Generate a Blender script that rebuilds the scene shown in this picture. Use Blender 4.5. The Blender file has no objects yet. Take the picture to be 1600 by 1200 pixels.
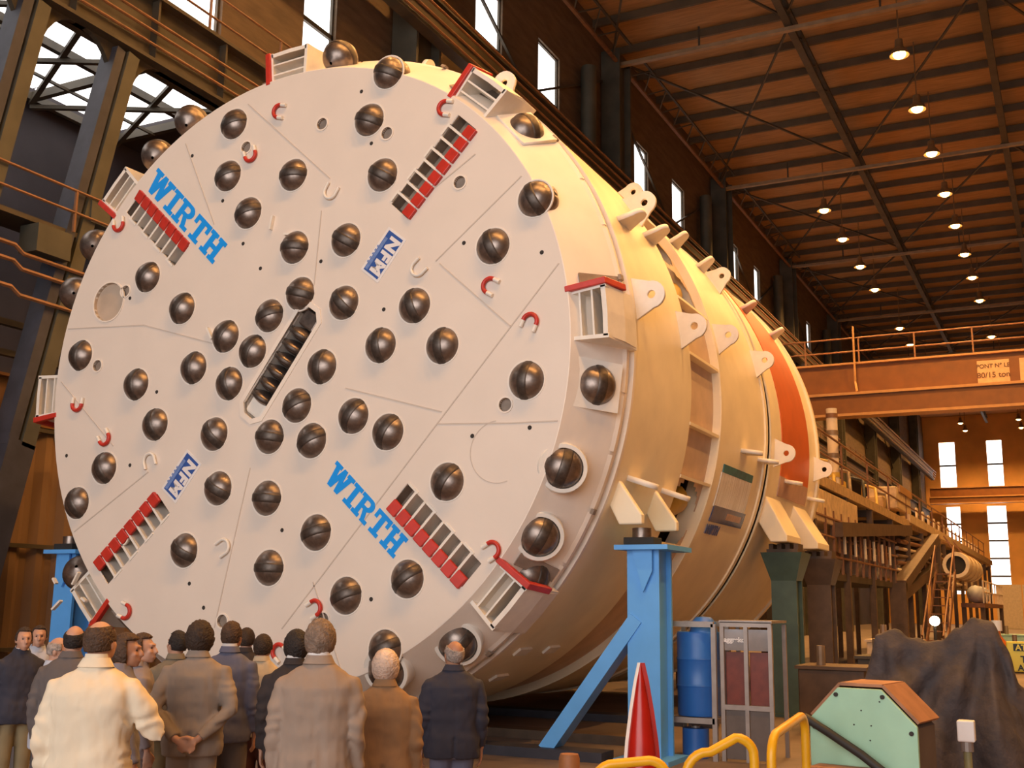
import bpy, bmesh, math, random
from mathutils import Vector, Matrix, noise
random.seed(7)
S = bpy.context.scene
COL = S.collection
PI = math.pi
def R(d): return math.radians(d)

# ---------------------------------------------------------------- camera
CAM = Vector((9.513, -11.917, 1.877))
def set_camera():
    f, yaw, pit, roll = 1746.6, 0.4656, 0.1942, 0.0137
    cy, sy, cp, sp = math.cos(yaw), math.sin(yaw), math.cos(pit), math.sin(pit)
    F = Vector((-sy*cp, cy*cp, sp)); Rt = Vector((cy, sy, 0)); U = Rt.cross(F)
    cr, sr = math.cos(roll), math.sin(roll)
    R2 = cr*Rt + sr*U; U2 = -sr*Rt + cr*U
    m = Matrix.Identity(4)
    for i in range(3):
        m[i][0] = R2[i]; m[i][1] = U2[i]; m[i][2] = -F[i]; m[i][3] = CAM[i]
    cd = bpy.data.cameras.new('camera'); cd.sensor_width = 36; cd.lens = f*36/1600
    cd.clip_end = 600; cd.clip_start = 0.05
    co = bpy.data.objects.new('camera', cd); co.matrix_world = m
    COL.objects.link(co); S.camera = co
set_camera()

# ---------------------------------------------------------------- world, daylight, exposure
w = bpy.data.worlds.new('overcast_sky'); S.world = w; w.use_nodes = True
w.node_tree.nodes['Background'].inputs[0].default_value = (1.0, 0.96, 0.96, 1)
w.node_tree.nodes['Background'].inputs[1].default_value = 3.8
S.view_settings.view_transform = 'Standard'; S.view_settings.look = 'None'
S.view_settings.gamma = 1; S.view_settings.exposure = 0.25
S.view_settings.use_curve_mapping = False
# the big open gate in the hall's front end lets the daylight in (a portal only guides sampling)
pl = bpy.data.lights.new('gate_portal', 'AREA'); pl.shape = 'RECTANGLE'; pl.size = 26; pl.size_y = 17
pl.cycles.is_portal = True
po = bpy.data.objects.new('gate_portal', pl); po.location = (8, -29.9, 8.5); po.rotation_euler = (R(90), 0, 0)
COL.objects.link(po)

# ---------------------------------------------------------------- materials
MATS = {}
def mat(name, col, rough=.55, metal=0., var=.12, scale=6., bump=0., bscale=40., emit=None, estr=0., coat=0., stretch=None):
    if name in MATS: return MATS[name]
    m = bpy.data.materials.new(name); m.use_nodes = True
    nt = m.node_tree; b = nt.nodes['Principled BSDF']
    b.inputs['Roughness'].default_value = rough; b.inputs['Metallic'].default_value = metal
    if coat: b.inputs['Coat Weight'].default_value = coat
    tc = nt.nodes.new('ShaderNodeTexCoord'); src = tc.outputs['Object']
    if stretch:
        mp = nt.nodes.new('ShaderNodeMapping'); mp.inputs['Scale'].default_value = stretch
        nt.links.new(src, mp.inputs[0]); src = mp.outputs[0]
    n = nt.nodes.new('ShaderNodeTexNoise'); n.inputs['Scale'].default_value = scale; n.inputs['Detail'].default_value = 5
    nt.links.new(src, n.inputs['Vector'])
    r = nt.nodes.new('ShaderNodeValToRGB')
    r.color_ramp.elements[0].position = .3; r.color_ramp.elements[1].position = .7
    r.color_ramp.elements[0].color = tuple(c*(1-var) for c in col)+(1,)
    r.color_ramp.elements[1].color = tuple(min(1, c*(1+var)) for c in col)+(1,)
    nt.links.new(n.outputs['Fac'], r.inputs[0]); nt.links.new(r.outputs[0], b.inputs['Base Color'])
    if bump:
        n2 = nt.nodes.new('ShaderNodeTexNoise'); n2.inputs['Scale'].default_value = bscale; n2.inputs['Detail'].default_value = 3
        nt.links.new(src, n2.inputs['Vector'])
        bp = nt.nodes.new('ShaderNodeBump'); bp.inputs['Strength'].default_value = bump; bp.inputs['Distance'].default_value = .02
        nt.links.new(n2.outputs['Fac'], bp.inputs['Height']); nt.links.new(bp.outputs[0], b.inputs['Normal'])
    if emit:
        b.inputs['Emission Color'].default_value = tuple(emit)+(1,); b.inputs['Emission Strength'].default_value = estr
    MATS[name] = m; return m

M_FACE = mat('cream_paint', (.80, .71, .62), .42, 0, .03, 1.2, .06, 14)
M_RIM = mat('cream_rim_paint', (.88, .79, .69), .45, 0, .05, 2)
M_SEAM = mat('weld_bead', (.62, .53, .45), .6, 0, .05)
M_LUGW = mat('white_lug_paint', (.86, .80, .71), .45, 0, .05)
M_SHIELD = mat('ochre_cream_paint', (.92, .80, .58), .42, 0, .07, 1.5, .05, 10)
M_TEL = mat('dull_primer', (.62, .46, .34), .6, 0, .12, 3)
M_RED = mat('red_paint', (.55, .035, .02), .4, 0, .12, 8)
M_ORED = mat('orange_red_band', (.62, .13, .03), .45, 0, .08, 2)
M_PINK = mat('pink_primer', (.52, .33, .27), .5, 0, .12, 3)
M_STEEL = mat('dark_cutter_steel', (.25, .20, .17), .36, .85, .25, 14, .05, 30)
M_RING = mat('cutter_ring_steel', (.11, .088, .074), .45, .75, .25, 20)
M_DARK = mat('dark_void', (.03, .025, .022), .8)
M_BROWN = mat('brown_inner_steel', (.30, .235, .185), .6, .2, .2, 6)
M_BLUE = mat('blue_stand_paint', (.12, .42, .90), .42, 0, .06, 3)
M_BLUED = mat('blue_barrel_paint', (.03, .15, .50), .38, 0, .1, 3)
M_LET = mat('sky_blue_lettering', (.0, .32, .95), .5, 0, .01)
M_NAVY = mat('sticker_blue', (.035, .10, .36), .4, 0, .05)
M_LBL = mat('sticker_light_blue', (.16, .26, .55), .4, 0, .15, 30)
M_WHITE = mat('sticker_white', (.84, .80, .78), .4, 0, .02)
M_GIRD = mat('brown_girder_paint', (.06, .045, .028), .6, .1, .3, 1.5)
M_COLM = mat('grey_green_column_paint', (.075, .068, .048), .6, .1, .25, 1.2)
M_RAIL = mat('rail_rust_paint', (.22, .10, .045), .55, .1, .2, 5)
M_DKBL = mat('dark_blue_grey_steel', (.045, .045, .06), .6, .2, .2, 3)
M_ORANGE = mat('orange_crane_paint', (.17, .062, .009), .5, 0, .15, 1.5)
M_ORLIP = mat('pale_orange_flange', (.42, .22, .08), .5, 0, .1, 3)
M_YEL = mat('yellow_rail_paint', (.75, .38, .01), .35, 0, .08, 8)
M_YSIGN = mat('yellow_sign_paint', (.80, .55, .03), .45, 0, .05)
M_GRN = mat('mint_green_enamel', (.33, .55, .38), .4, 0, .06, 5)
M_DGRN = mat('dark_green_post_paint', (.06, .10, .075), .5, 0, .2, 3)
M_RUSTY = mat('rusty_brown_post', (.10, .06, .035), .6, .1, .25, 4)
M_ALU = mat('aluminium_frame', (.34, .29, .26), .45, .5, .1, 8)
M_BLK = mat('black_print', (.02, .018, .015), .6)
M_BEIGE = mat('beige_machinery', (.58, .42, .24), .5, 0, .25, 5)
M_TAN = mat('tan_machinery', (.45, .30, .15), .5, 0, .3, 6)
M_CREAMM = mat('cream_duct', (.72, .60, .44), .5, 0, .1, 5)
M_JACK = mat('yellow_jack_paint', (.62, .40, .07), .45, 0, .1, 6)
M_PIPE = mat('grey_brown_pipe', (.24, .17, .11), .5, .3, .2, 4)
M_TARP = mat('grey_brown_tarpaulin', (.058, .044, .043), .8, 0, .3, 6, .8, 14)
M_GLASSW = mat('daylit_window_glass', (.9, .9, .9), .4, 0, 0, 5, emit=(1, .97, .94), estr=2.2)

# ---------------------------------------------------------------- mesh helpers
LOC = {}
def tag(o, label=None, cat=None, group=None, kind=None):
    if label: o['label'] = label
    if cat: o['category'] = cat
    if group: o['group'] = group
    if kind: o['kind'] = kind
    return o
def thing(name, loc, label=None, cat=None, group=None, kind=None, rz=0):
    o = bpy.data.objects.new(name, None); COL.objects.link(o); o.empty_display_size = .2
    o.location = loc; o.rotation_euler = (0, 0, rz); LOC[o.name] = Vector(loc)
    return tag(o, label, cat, group, kind)
def link(name, me, parent=None, m=None):
    o = bpy.data.objects.new(name, me); COL.objects.link(o)
    if m: me.materials.append(m) if not me.materials else None
    if parent:
        o.parent = parent; LOC[o.name] = LOC[parent.name]
    else: LOC[o.name] = Vector((0, 0, 0))
    return o
def copy_tree(o, parent=None):
    c = o.copy(); COL.objects.link(c); c.parent = parent
    for ch in o.children: copy_tree(ch, c)
    return c

class MB:
    def __init__(s): s.v = []; s.f = []
    def add(s, vs, fs, mtx=None):
        n = len(s.v)
        for p in vs:
            p = Vector(p); s.v.append(tuple(mtx @ p) if mtx else tuple(p))
        for f in fs: s.f.append([i+n for i in f])
        return s
    def box(s, c, d, mtx=None):
        x, y, z = d[0]/2, d[1]/2, d[2]/2
        vs = [(c[0]+a*x, c[1]+b*y, c[2]+e*z) for e in(-1, 1) for b in(-1, 1) for a in(-1, 1)]
        return s.add(vs, [(0, 2, 3, 1), (4, 5, 7, 6), (0, 1, 5, 4), (2, 6, 7, 3), (0, 4, 6, 2), (1, 3, 7, 5)], mtx)
    def lohi(s, a, b, mtx=None):
        return s.box([(a[i]+b[i])/2 for i in range(3)], [abs(b[i]-a[i]) for i in range(3)], mtx)
    def bar(s, a, b, wx, wz, up=(0, 0, 1)):
        a = Vector(a); b = Vector(b); d = b-a; L = d.length; d.normalize()
        up = Vector(up)
        if abs(d.dot(up)) > .98: up = Vector((0, 1, 0))
        x = d.cross(up).normalized(); z = x.cross(d)
        m = Matrix.Identity(4)
        for i in range(3): m[i][0] = x[i]; m[i][1] = d[i]; m[i][2] = z[i]; m[i][3] = (a[i]+b[i])/2
        return s.box((0, 0, 0), (wx, L, wz), m)
    def tube(s, pts, rad, n=10, closed_ends=True):
        pts = [Vector(p) for p in pts]
        rs = rad if isinstance(rad, (list, tuple)) else [rad]*len(pts)
        prev = None; base = len(s.v)
        for i, p in enumerate(pts):
            d = (pts[min(i+1, len(pts)-1)]-pts[max(i-1, 0)]).normalized()
            if prev is None:
                u = d.orthogonal().normalized()
            else:
                u = (prev-d*prev.dot(d)).normalized()
            prev = u; v = d.cross(u)
            for k in range(n):
                a = 2*PI*k/n; s.v.append(tuple(p+(u*math.cos(a)+v*math.sin(a))*rs[i]))
        for i in range(len(pts)-1):
            for k in range(n):
                a = base+i*n+k; b = base+i*n+(k+1) % n; s.f.append([a, b, b+n, a+n])
        if closed_ends:
            s.f.append([base+k for k in range(n)][::-1]); e = base+(len(pts)-1)*n
            s.f.append([e+k for k in range(n)])
        return s
    def loft(s, rings, caps=True):
        n = len(rings[0]); base = len(s.v)
        for r in rings: s.v += [tuple(p) for p in r]
        for i in range(len(rings)-1):
            for k in range(n):
                a = base+i*n+k; b = base+i*n+(k+1) % n; s.f.append([a, b, b+n, a+n])
        if caps:
            s.f.append([base+k for k in range(n)][::-1]); e = base+(len(rings)-1)*n; s.f.append([e+k for k in range(n)])
        return s
    def prism(s, poly, h0, h1, mtx=None):
        n = len(poly); vs = [(p[0], p[1], h0) for p in poly]+[(p[0], p[1], h1) for p in poly]
        fs = [list(range(n))[::-1], [n+i for i in range(n)]]+[[i, (i+1) % n, n+(i+1) % n, n+i] for i in range(n)]
        return s.add(vs, fs, mtx)
    def ball(s, c, r, nu=16, nv=10, mtx=None):
        rx, ry, rz = r if isinstance(r, (tuple, list)) else (r, r, r)
        vs = [(c[0], c[1], c[2]+rz)]; fs = []
        for j in range(1, nv):
            t = PI*j/nv
            for i in range(nu):
                a = 2*PI*i/nu; vs.append((c[0]+rx*math.sin(t)*math.cos(a), c[1]+ry*math.sin(t)*math.sin(a), c[2]+rz*math.cos(t)))
        vs.append((c[0], c[1], c[2]-rz)); e = len(vs)-1
        for i in range(nu): fs.append([0, 1+i, 1+(i+1) % nu])
        for j in range(nv-2):
            for i in range(nu):
                a = 1+j*nu+i; b = 1+j*nu+(i+1) % nu; fs.append([a, a+nu, b+nu, b])
        for i in range(nu): fs.append([e, 1+(nv-2)*nu+(i+1) % nu, 1+(nv-2)*nu+i])
        return s.add(vs, fs, mtx)
    def lathe(s, prof, n=32, mtx=None, a0=0., a1=360., closed=False):
        """prof: (radius, height) about local Z"""
        full = abs(a1-a0) >= 359.99; m = n if full else n+1; vs = []; fs = []; k = len(prof)
        for i in range(m):
            a = R(a0+(a1-a0)*i/n)
            for (r, h) in prof: vs.append((r*math.cos(a), r*math.sin(a), h))
        for i in range(n):
            j = (i+1) % m
            for q in range(k if closed else k-1):
                q2 = (q+1) % k; fs.append([i*k+q, j*k+q, j*k+q2, i*k+q2])
        if closed and not full:
            fs.append([q for q in range(k)]); fs.append([n*k+q for q in range(k)][::-1])
        return s.add(vs, fs, mtx)
    def mesh(s, name, off=None, smooth=False, fix=True):
        me = bpy.data.meshes.new(name)
        vs = s.v if off is None else [(p[0]-off[0], p[1]-off[1], p[2]-off[2]) for p in s.v]
        me.from_pydata(vs, [], s.f)
        if fix:
            bm = bmesh.new(); bm.from_mesh(me); bmesh.ops.recalc_face_normals(bm, faces=bm.faces); bm.to_mesh(me); bm.free()
        if smooth:
            me.shade_smooth()
            try: me.set_sharp_from_angle(angle=R(smooth if smooth > 1 else 40))
            except Exception: pass
        me.update(); return me
    def build(s, name, m, parent=None, smooth=False, bevel=0., label=None):
        off = LOC[parent.name] if parent else None
        me = s.mesh(name, off, smooth); me.materials.append(m)
        o = link(name, me, parent)
        if bevel:
            bv = o.modifiers.new('bevel', 'BEVEL'); bv.width = bevel; bv.segments = 2; bv.limit_method = 'ANGLE'; bv.angle_limit = R(40)
        if label: o['label'] = label
        return o
def solo(mb, name, m, loc, label, cat, group=None, smooth=False, bevel=0., kind=None):
    """a thing that is one mesh, its origin at loc"""
    me = mb.mesh(name, loc, smooth); me.materials.append(m)
    o = link(name, me); o.location = loc; LOC[o.name] = Vector(loc)
    if bevel:
        bv = o.modifiers.new('bevel', 'BEVEL'); bv.width = bevel; bv.segments = 2; bv.limit_method = 'ANGLE'
    return tag(o, label, cat, group, kind)
# local Z -> world +Y, local X -> X, local Y -> Z (for things turned about the machine's long axis)
YAX = Matrix(((1, 0, 0, 0), (0, 0, 1, 0), (0, 1, 0, 0), (0, 0, 0, 1)))
def frame(o, x, y, z):
    m = Matrix.Identity(4)
    for i in range(3): m[i][0] = x[i]; m[i][1] = y[i]; m[i][2] = z[i]; m[i][3] = o[i]
    return m
def text_mesh(body, size, bold=0.):
    cu = bpy.data.curves.new('lettering', 'FONT'); cu.body = body; cu.size = size; cu.align_x = 'CENTER'; cu.align_y = 'CENTER'
    cu.extrude = .002; cu.offset = bold
    o = bpy.data.objects.new('lettering', cu); COL.objects.link(o)
    dg = bpy.context.evaluated_depsgraph_get(); dg.update()
    me = bpy.data.meshes.new_from_object(o.evaluated_get(dg))
    bpy.data.objects.remove(o); bpy.data.curves.remove(cu)
    me.materials.clear()
    return me
def evalmesh(o, name):
    dg = bpy.context.evaluated_depsgraph_get(); dg.update()
    return bpy.data.meshes.new_from_object(o.evaluated_get(dg))
# ================================================================ the hall
Y0, Y1, XR, ZT = -30., 152., 23., 28.2
def struct(mb, name, m, label=None, smooth=False):
    o = mb.build(name, m, None, smooth); o['kind'] = 'structure'
    if label: o['label'] = label
    return o
M_FLOOR = mat('dusty_concrete', (.17, .125, .10), .7, 0, .25, .8, .15, 8)
M_WALL = mat('brown_wall_boards', (.12, .075, .04), .75, 0, .25, 1.0, .2, 6, stretch=(1, 1, 5))
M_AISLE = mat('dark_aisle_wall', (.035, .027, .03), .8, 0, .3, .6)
M_CEIL = mat('brown_roof_decking', (.36, .19, .075), .75, 0, .2, 1.5, stretch=(.6, 5, 1))
M_SHEET = mat('brown_corrugated_sheet', (.21, .12, .06), .6, .1, .18, .7, stretch=(1, 1, .3))
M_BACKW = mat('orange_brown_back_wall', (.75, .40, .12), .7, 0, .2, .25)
struct(MB().lohi((-14.5, Y0, -.3), (XR, Y1, 0)), 'floor', M_FLOOR, 'dark dusty concrete workshop floor')
ceil = struct(MB().lohi((-8.9, Y0, ZT), (XR, Y1, ZT+.3)), 'ceiling', M_CEIL, 'brown plank-like roof decking over the purlins')
WIN = [(5.4, 7.6), (10.8, 12.3), (20.6, 22.7), (25.9, 28.0), (37., 39.), (42.8, 44.9), (54., 56.), (60., 61.5), (71., 72.4), (76.4, 77.8)]
WZ0, WZ1 = 15.6, 24.5
mb = MB(); last = Y0
for (a, b) in WIN:
    mb.lohi((-8.9, last, 14.8), (-8.5, a, ZT)); mb.lohi((-8.9, a, 14.8), (-8.5, b, WZ0)); mb.lohi((-8.9, a, WZ1), (-8.5, b, ZT)); last = b
mb.lohi((-8.9, last, 14.8), (-8.5, Y1, ZT))
WL = struct(mb, 'wall_left', M_WALL, 'upper side wall between the steel columns')
wn = 1
for (a, b) in WIN:
    wo = thing('window_%d' % wn, (-8.7, (a+b)/2, WZ0), kind='structure'); wn += 1
    hs = [WZ0+(WZ1-WZ0)*k/4 for k in range(5)]
    for k in range(4):
        MB().lohi((-8.72, a+.05, hs[k]+.05), (-8.69, b-.05, hs[k+1]-.05)).build('pane', M_GLASSW, wo)
    fr = MB().lohi((-8.8, a, WZ0), (-8.6, a+.07, WZ1)).lohi((-8.8, b-.07, WZ0), (-8.6, b, WZ1))
    fr.build('window_frame', M_GIRD, wo)
    for k in range(5): MB().lohi((-8.8, a, hs[k]-.07), (-8.6, b, hs[k]+.07)).build('glazing_bar', M_GIRD, wo)
struct(MB().lohi((XR, Y0, 0), (XR+.4, Y1, ZT)), 'wall_right', M_WALL)
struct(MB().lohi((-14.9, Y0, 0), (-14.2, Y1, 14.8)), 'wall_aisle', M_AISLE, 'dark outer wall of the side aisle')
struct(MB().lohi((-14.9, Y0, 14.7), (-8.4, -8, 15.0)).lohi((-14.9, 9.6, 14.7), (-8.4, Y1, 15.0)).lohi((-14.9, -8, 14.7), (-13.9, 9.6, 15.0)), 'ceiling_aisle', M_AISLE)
# front end: wall with an open gate
struct(MB().lohi((-14.9, Y0-.4, 0), (-5, Y0, ZT)).lohi((21, Y0-.4, 0), (XR+.4, Y0, ZT)).lohi((-5, Y0-.4, 17), (21, Y0, ZT)), 'wall_front', M_WALL, 'front end wall around the wide open gate')
# back wall with its windows
BW = [(-6.5, -4.45, 18.1, 24.6), (-.4, 1.5, 18.1, 24.6), (-6.0, -4.25, 4., 15.65), (-.85, 1.5, 4., 15.75)]
mb = MB(); xs = sorted(BW, key=lambda b: b[0])
mb.lohi((-14.9, Y1, 0), (-6.5, Y1+.4, ZT)); mb.lohi((1.5, Y1, 0), (XR+.4, Y1+.4, ZT)); mb.lohi((-4.25, Y1, 0), (-.85, Y1+.4, ZT))
for (a, b) in ((-6.5, -4.25), (-.85, 1.5)):
    mb.lohi((a, Y1, 0), (b, Y1+.4, 4)).lohi((a, Y1, 15.7), (b, Y1+.4, 18.1)).lohi((a, Y1, 24.6), (b, Y1+.4, ZT))
mb.lohi((-6.5, Y1, 4), (-6.0, Y1+.4, 15.7)).lohi((-4.45, Y1, 18.1), (-4.25, Y1+.4, 24.6)).lohi((-.85, Y1, 18.1), (-.4, Y1+.4, 24.6))
struct(mb, 'wall_back', M_BACKW, 'orange-lit brown end wall with tall bright windows')
for i, (a, b, z0, z1) in enumerate(BW):
    wo = thing('window_%d' % wn, ((a+b)/2, Y1+.2, z0), kind='structure'); wn += 1
    n = 2 if i < 2 else 5
    for k in range(n):
        h0 = z0+(z1-z0)*k/n; h1 = z0+(z1-z0)*(k+1)/n
        MB().lohi((a+.05, Y1+.15, h0+.06), (b-.05, Y1+.2, h1-.06)).build('pane', M_GLASSW, wo)
        if k: MB().lohi((a, Y1+.05, h0-.12), (b, Y1+.25, h0+.12)).build('glazing_bar', M_GIRD, wo)
# corrugated partition under the side aisle's girder, with its horizontal lap joints
mb = MB(); ny = 260; ya, yb = -16., 24.
vs = []; fs = []
for i in range(ny+1):
    y = ya+(yb-ya)*i/ny; x = -8.75+.05*(1 if i % 4 in (0, 1) else -1)
    vs += [(x, y, 0), (x, y, 5.1)]
for i in range(ny): fs.append([2*i, 2*i+2, 2*i+3, 2*i+1])
mb.add(vs, fs)
sw = struct(mb, 'wall_partition', M_SHEET, 'brown corrugated sheet partition below the side aisle')
for z in (.9, 2.85, 5.12): MB().lohi((-8.7, ya, z-.04), (-8.62, yb, z+.04)).build('lap_rail', M_GIRD, sw)
o = solo(MB().lohi((-9.3, -16, 5.3), (-9.0, 16, 6.1)).lohi((-9.5, -16, 6.1), (-8.85, 16, 6.16)).lohi((-9.5, -16, 5.22), (-8.85, 16, 5.3)), 'aisle_girder', M_ORANGE, (-9.1, 0, 5.2), 'girder above the corrugated partition, orange light put into its colour', 'girder')  # the orange light on this beam is put into its paint colour
# skylight of the side aisle: glazed panes in a steel lattice
sk = thing('window_%d' % wn, (-11, 2, 14.8), kind='structure', label='glazed skylight of the side aisle crossed by lattice braces'); wn += 1
for i in range(6):
    for j in range(2):
        a = -8+i*2.93; b = a+2.93; x0 = -13.9+j*2.75
        MB().lohi((x0+.04, a+.04, 14.85), (x0+2.71, b-.04, 14.88)).build('pane', M_GLASSW, sk)
for i in range(7): MB().bar((-13.9, -8+i*2.93, 14.62), (-8.4, -8+i*2.93, 14.62), .16, .22).build('cross_beam', M_GIRD, sk)
for x in (-13.85, -11.15): MB().bar((x, -8, 14.6), (x, 9.6, 14.6), .16, .2).build('purlin', M_GIRD, sk)
for i in range(6):
    a = -8+i*2.93
    MB().bar((-13.9, a, 14.35), (-8.4, a+2.93, 14.35), .13, .1).build('brace', M_GIRD, sk)
    MB().bar((-8.4, a, 14.45), (-13.9, a+2.93, 14.45), .13, .1).build('brace', M_GIRD, sk)
    MB().bar((-12.5, a, 14.5), (-12.5, a+2.93, 14.5), .07, .07).build('glazing_bar', M_GIRD, sk)
# roof: purlins across the hall, lattice girders along it, chords at each bay
M_PURL = mat('dark_purlin_steel', (.10, .07, .04), .6, .1, .2, 1)
for i in range(34):
    y = 17.2+i*2.9
    MB().lohi((-8.5, y-.07, 27.78), (XR, y+.07, 28.15)).build('purlin', M_PURL, ceil)
BAY = [-1.4, 15.9, 33.3, 50.7, 68.1, 85.5, 102.9, 120.3, 137.7]
for X in (0., 7.7, 15.4):
    g = thing('roof_girder', (X, 0, 26.7), 'brown lattice girder under the roof decking, %s' % {0.: 'the one nearest the windowed side wall', 7.7: 'the middle one of three', 15.4: 'farthest from the windowed wall'}[X], 'girder', 'lattice roof girders')
    MB().lohi((X-.16, 10, 26.7), (X+.16, 150, 26.85)).build('bottom_chord', M_GIRD, g)
    MB().lohi((X-.13, 10, 27.4), (X+.13, 150, 27.54)).build('top_chord', M_GIRD, g)
    mb = MB(); y = 10.; k = 0
    while y < 148: mb.bar((X, y, 26.8 if k % 2 else 27.45), (X, y+1.45, 27.45 if k % 2 else 26.8), .07, .07); y += 1.45; k += 1
    mb.build('lacing', M_GIRD, g)['kind'] = 'stuff'
for k, y in enumerate(BAY[1:]):
    t = thing('roof_tie', (8, y, 26.5), 'pale brown cross tie under the roof at the bay line', 'tie beam', 'roof cross ties at the bay lines')
    MB().lohi((-8.3, y-.12, 26.45), (XR, y+.12, 26.62)).build('tie_bar', mat('pale_brown_tie', (.30, .20, .11), .6, 0, .2, 2), t)
    for X in (-4., 3.85, 11.5): MB().bar((X, y, 26.6), (X, y, 27.6), .08, .08).build('hanger', M_GIRD, t)
    if k < 6:
        for s in (-1, 1):
            MB().bar((-8+15.7*(s > 0), y+.3, 26.9), (0 if s < 0 else 15.4, y+17.0, 26.9), .09, .09).build('wind_brace', M_GIRD, t)
            MB().bar((-8 if s > 0 else 0, y+17., 26.95), (0 if s > 0 else -8+15.7, y+.3, 26.95), .09, .09).build('wind_brace', M_GIRD, t)
# side wall columns, edge lattice, ducts
for i, y in enumerate(BAY):
    if y < 10: continue
    c = thing('hall_column', (-7.95, y, 0), 'tall grey-green steel column against the windowed side wall', 'column', 'columns of the windowed wall')
    MB().lohi((-8.45, y-.75, 0), (-7.55, y-.62, 27)).build('flange', M_COLM, c); MB().lohi((-8.45, y+.62, 0), (-7.55, y+.75, 27)).build('flange', M_COLM, c)
    MB().lohi((-8.1, y-.62, 0), (-7.85, y+.62, 27)).build('web', M_COLM, c)
    if 20 < y < 100:
        d = thing('vent_duct', (-8.05, y-3.2, 16.2), 'round grey vertical duct beside a hall column', 'duct', 'vertical ducts on the windowed wall')
        MB().tube([(-8.05, y-3.2, 16.2), (-8.05, y-3.2, 25.0)], .34, 16).build('duct_pipe', M_COLM, d, smooth=True)
        MB().tube([(-8.05, y-3.2, 16.15), (-8.05, y-3.2, 16.25)], .38, 16).build('collar', M_COLM, d)
for i in range(1, 7):
    a, b = BAY[i], BAY[i+1]
    e = thing('eaves_lattice', (-7.7, (a+b)/2, 25.2), 'shallow lattice beam along the eaves between two columns', 'lattice beam', 'eaves lattice beams')
    MB().lohi((-7.75, a+.8, 26.3), (-7.6, b-.8, 26.42)).build('chord', M_RAIL, e); MB().lohi((-7.0, a+.8, 26.9), (-6.9, b-.8, 27.0)).build('chord', M_GIRD, e)
    for k in range(7):
        y = a+.9+k*2.2; MB().bar((-7.68, y, 26.36), (-6.95, y+1, 26.95), .06, .06).build('lacing', M_GIRD, e)
        MB().bar((-6.95, y+1, 26.95), (-7.68, y+2, 26.36), .06, .06).build('lacing', M_GIRD, e)
    MB().bar((-8.35, a+.8, 25.5), (-8.3, b-.8, 17.5), .1, .1).build('wall_brace', M_GIRD, WL)
    MB().bar((-8.45, a+.8, 17.5), (-8.4, b-.8, 25.5), .1, .1).build('wall_brace', M_GIRD, WL)
# upper crane runway along the windowed wall
g = thing('upper_crane_runway', (-7.3, 60, 19.2), 'upper crane runway of dark parallel rails along the windowed wall', 'runway')
MB().lohi((-7.5, 2, 19.2), (-7.1, 150, 19.35)).build('flange', M_GIRD, g); MB().lohi((-7.5, 2, 20.4), (-7.1, 150, 20.55)).build('flange', M_GIRD, g)
MB().lohi((-7.35, 2, 19.35), (-7.25, 150, 20.4)).build('web', M_GIRD, g)
for k in range(4): MB().tube([(-7.02+.06*k, 2, 19.35+.3*k), (-7.02+.06*k, 150, 19.35+.3*k)], .045, 6).build('conductor_rail', M_RAIL, g)
MB().lohi((-7.32, 2, 20.55), (-7.22, 150, 20.65)).build('crane_rail', M_PIPE, g)
# lower crane runway with its walkway handrail, on raking columns
g = thing('lower_crane_runway', (-8, 30, 13.4), 'deep brown crane runway girder with walkway handrail, above the raking columns', 'runway')
MB().lohi((-8.1, -20, 13.4), (-7.95, 150, 14.95)).build('web', M_GIRD, g)
for z in (13.4, 14.9): MB().lohi((-8.3, -20, z), (-7.7, 150, z+.08)).build('flange', M_GIRD, g)
for k in range(30): MB().lohi((-7.95, -4+k*2.2, 13.48), (-7.75, -3.94+k*2.2, 14.9)).build('stiffener', M_GIRD, g)
for z in (13.75, 14.05, 14.3): MB().tube([(-7.68, -20, z), (-7.68, 120, z)], .035, 6).build('pipe', M_RAIL, g)
for z in (15.35, 15.95): MB().tube([(-7.75, -20, z), (-7.75, 120, z)], .03, 6).build('handrail', M_RAIL, g)
for k in range(40): MB().bar((-7.75, -4+k*2.6, 14.95), (-7.75, -4+k*2.6, 15.95), .05, .05).build('rail_post', M_RAIL, g)
for j, (yb_, yt) in enumerate(((.3, 1.75), (2.35, 4.1))):
    c = thing('raking_column', (-8, yb_, 0), 'leaning steel column with flared head under the crane runway%s' % (', its shaft running down behind the cutter wheel rim' if j else ', farther from the cutter wheel'), 'column', 'raking columns of the side aisle')
    yf = yb_-(yt-yb_)*4.6/8.5
    MB().bar((-8, yb_+.12+.0, 4.6), (-8, yt+.12, 13.3), .5, .3, (0, 1, 0)).build('flange', M_COLM, c)
    MB().bar((-8, yb_-.22, 4.6), (-8, yt-.22, 13.3), .45, .22, (0, 1, 0)).build('flange', M_DKBL, c)
    MB().bar((-8, yf, 0), (-8, yb_, 4.7), .5, .6, (0, 1, 0)).build('shaft', M_DKBL, c)
    for s in (-1, 1):
        pts = [(yt+s*.15, 13.4), (yt+s*1.05, 13.4)]
        for q in range(8):
            t = q/7*PI/2; pts.append((yt+s*(1.05-.85*math.sin(t)), 13.4-1.25*(1-math.cos(t))))
        mb = MB(); mb.prism([(p[0], p[1]) for p in pts], -.06, .06, Matrix(((0, 0, 1, -8), (1, 0, 0, 0), (0, 1, 0, 0), (0, 0, 0, 1))))
        mb.build('haunch', M_GIRD, c)
g = thing('pipe_walkway', (-8.2, 2, 8.6), 'narrow service walkway with handrails and pipes in front of the aisle', 'walkway')
MB().lohi((-8.6, -8, 8.9), (-7.8, 16, 9.0)).build('deck', M_GIRD, g)
for z in (9.35, 9.8): MB().tube([(-7.7, -8, z), (-7.7, 16, z)], .03, 6).build('handrail', M_RAIL, g)
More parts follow.
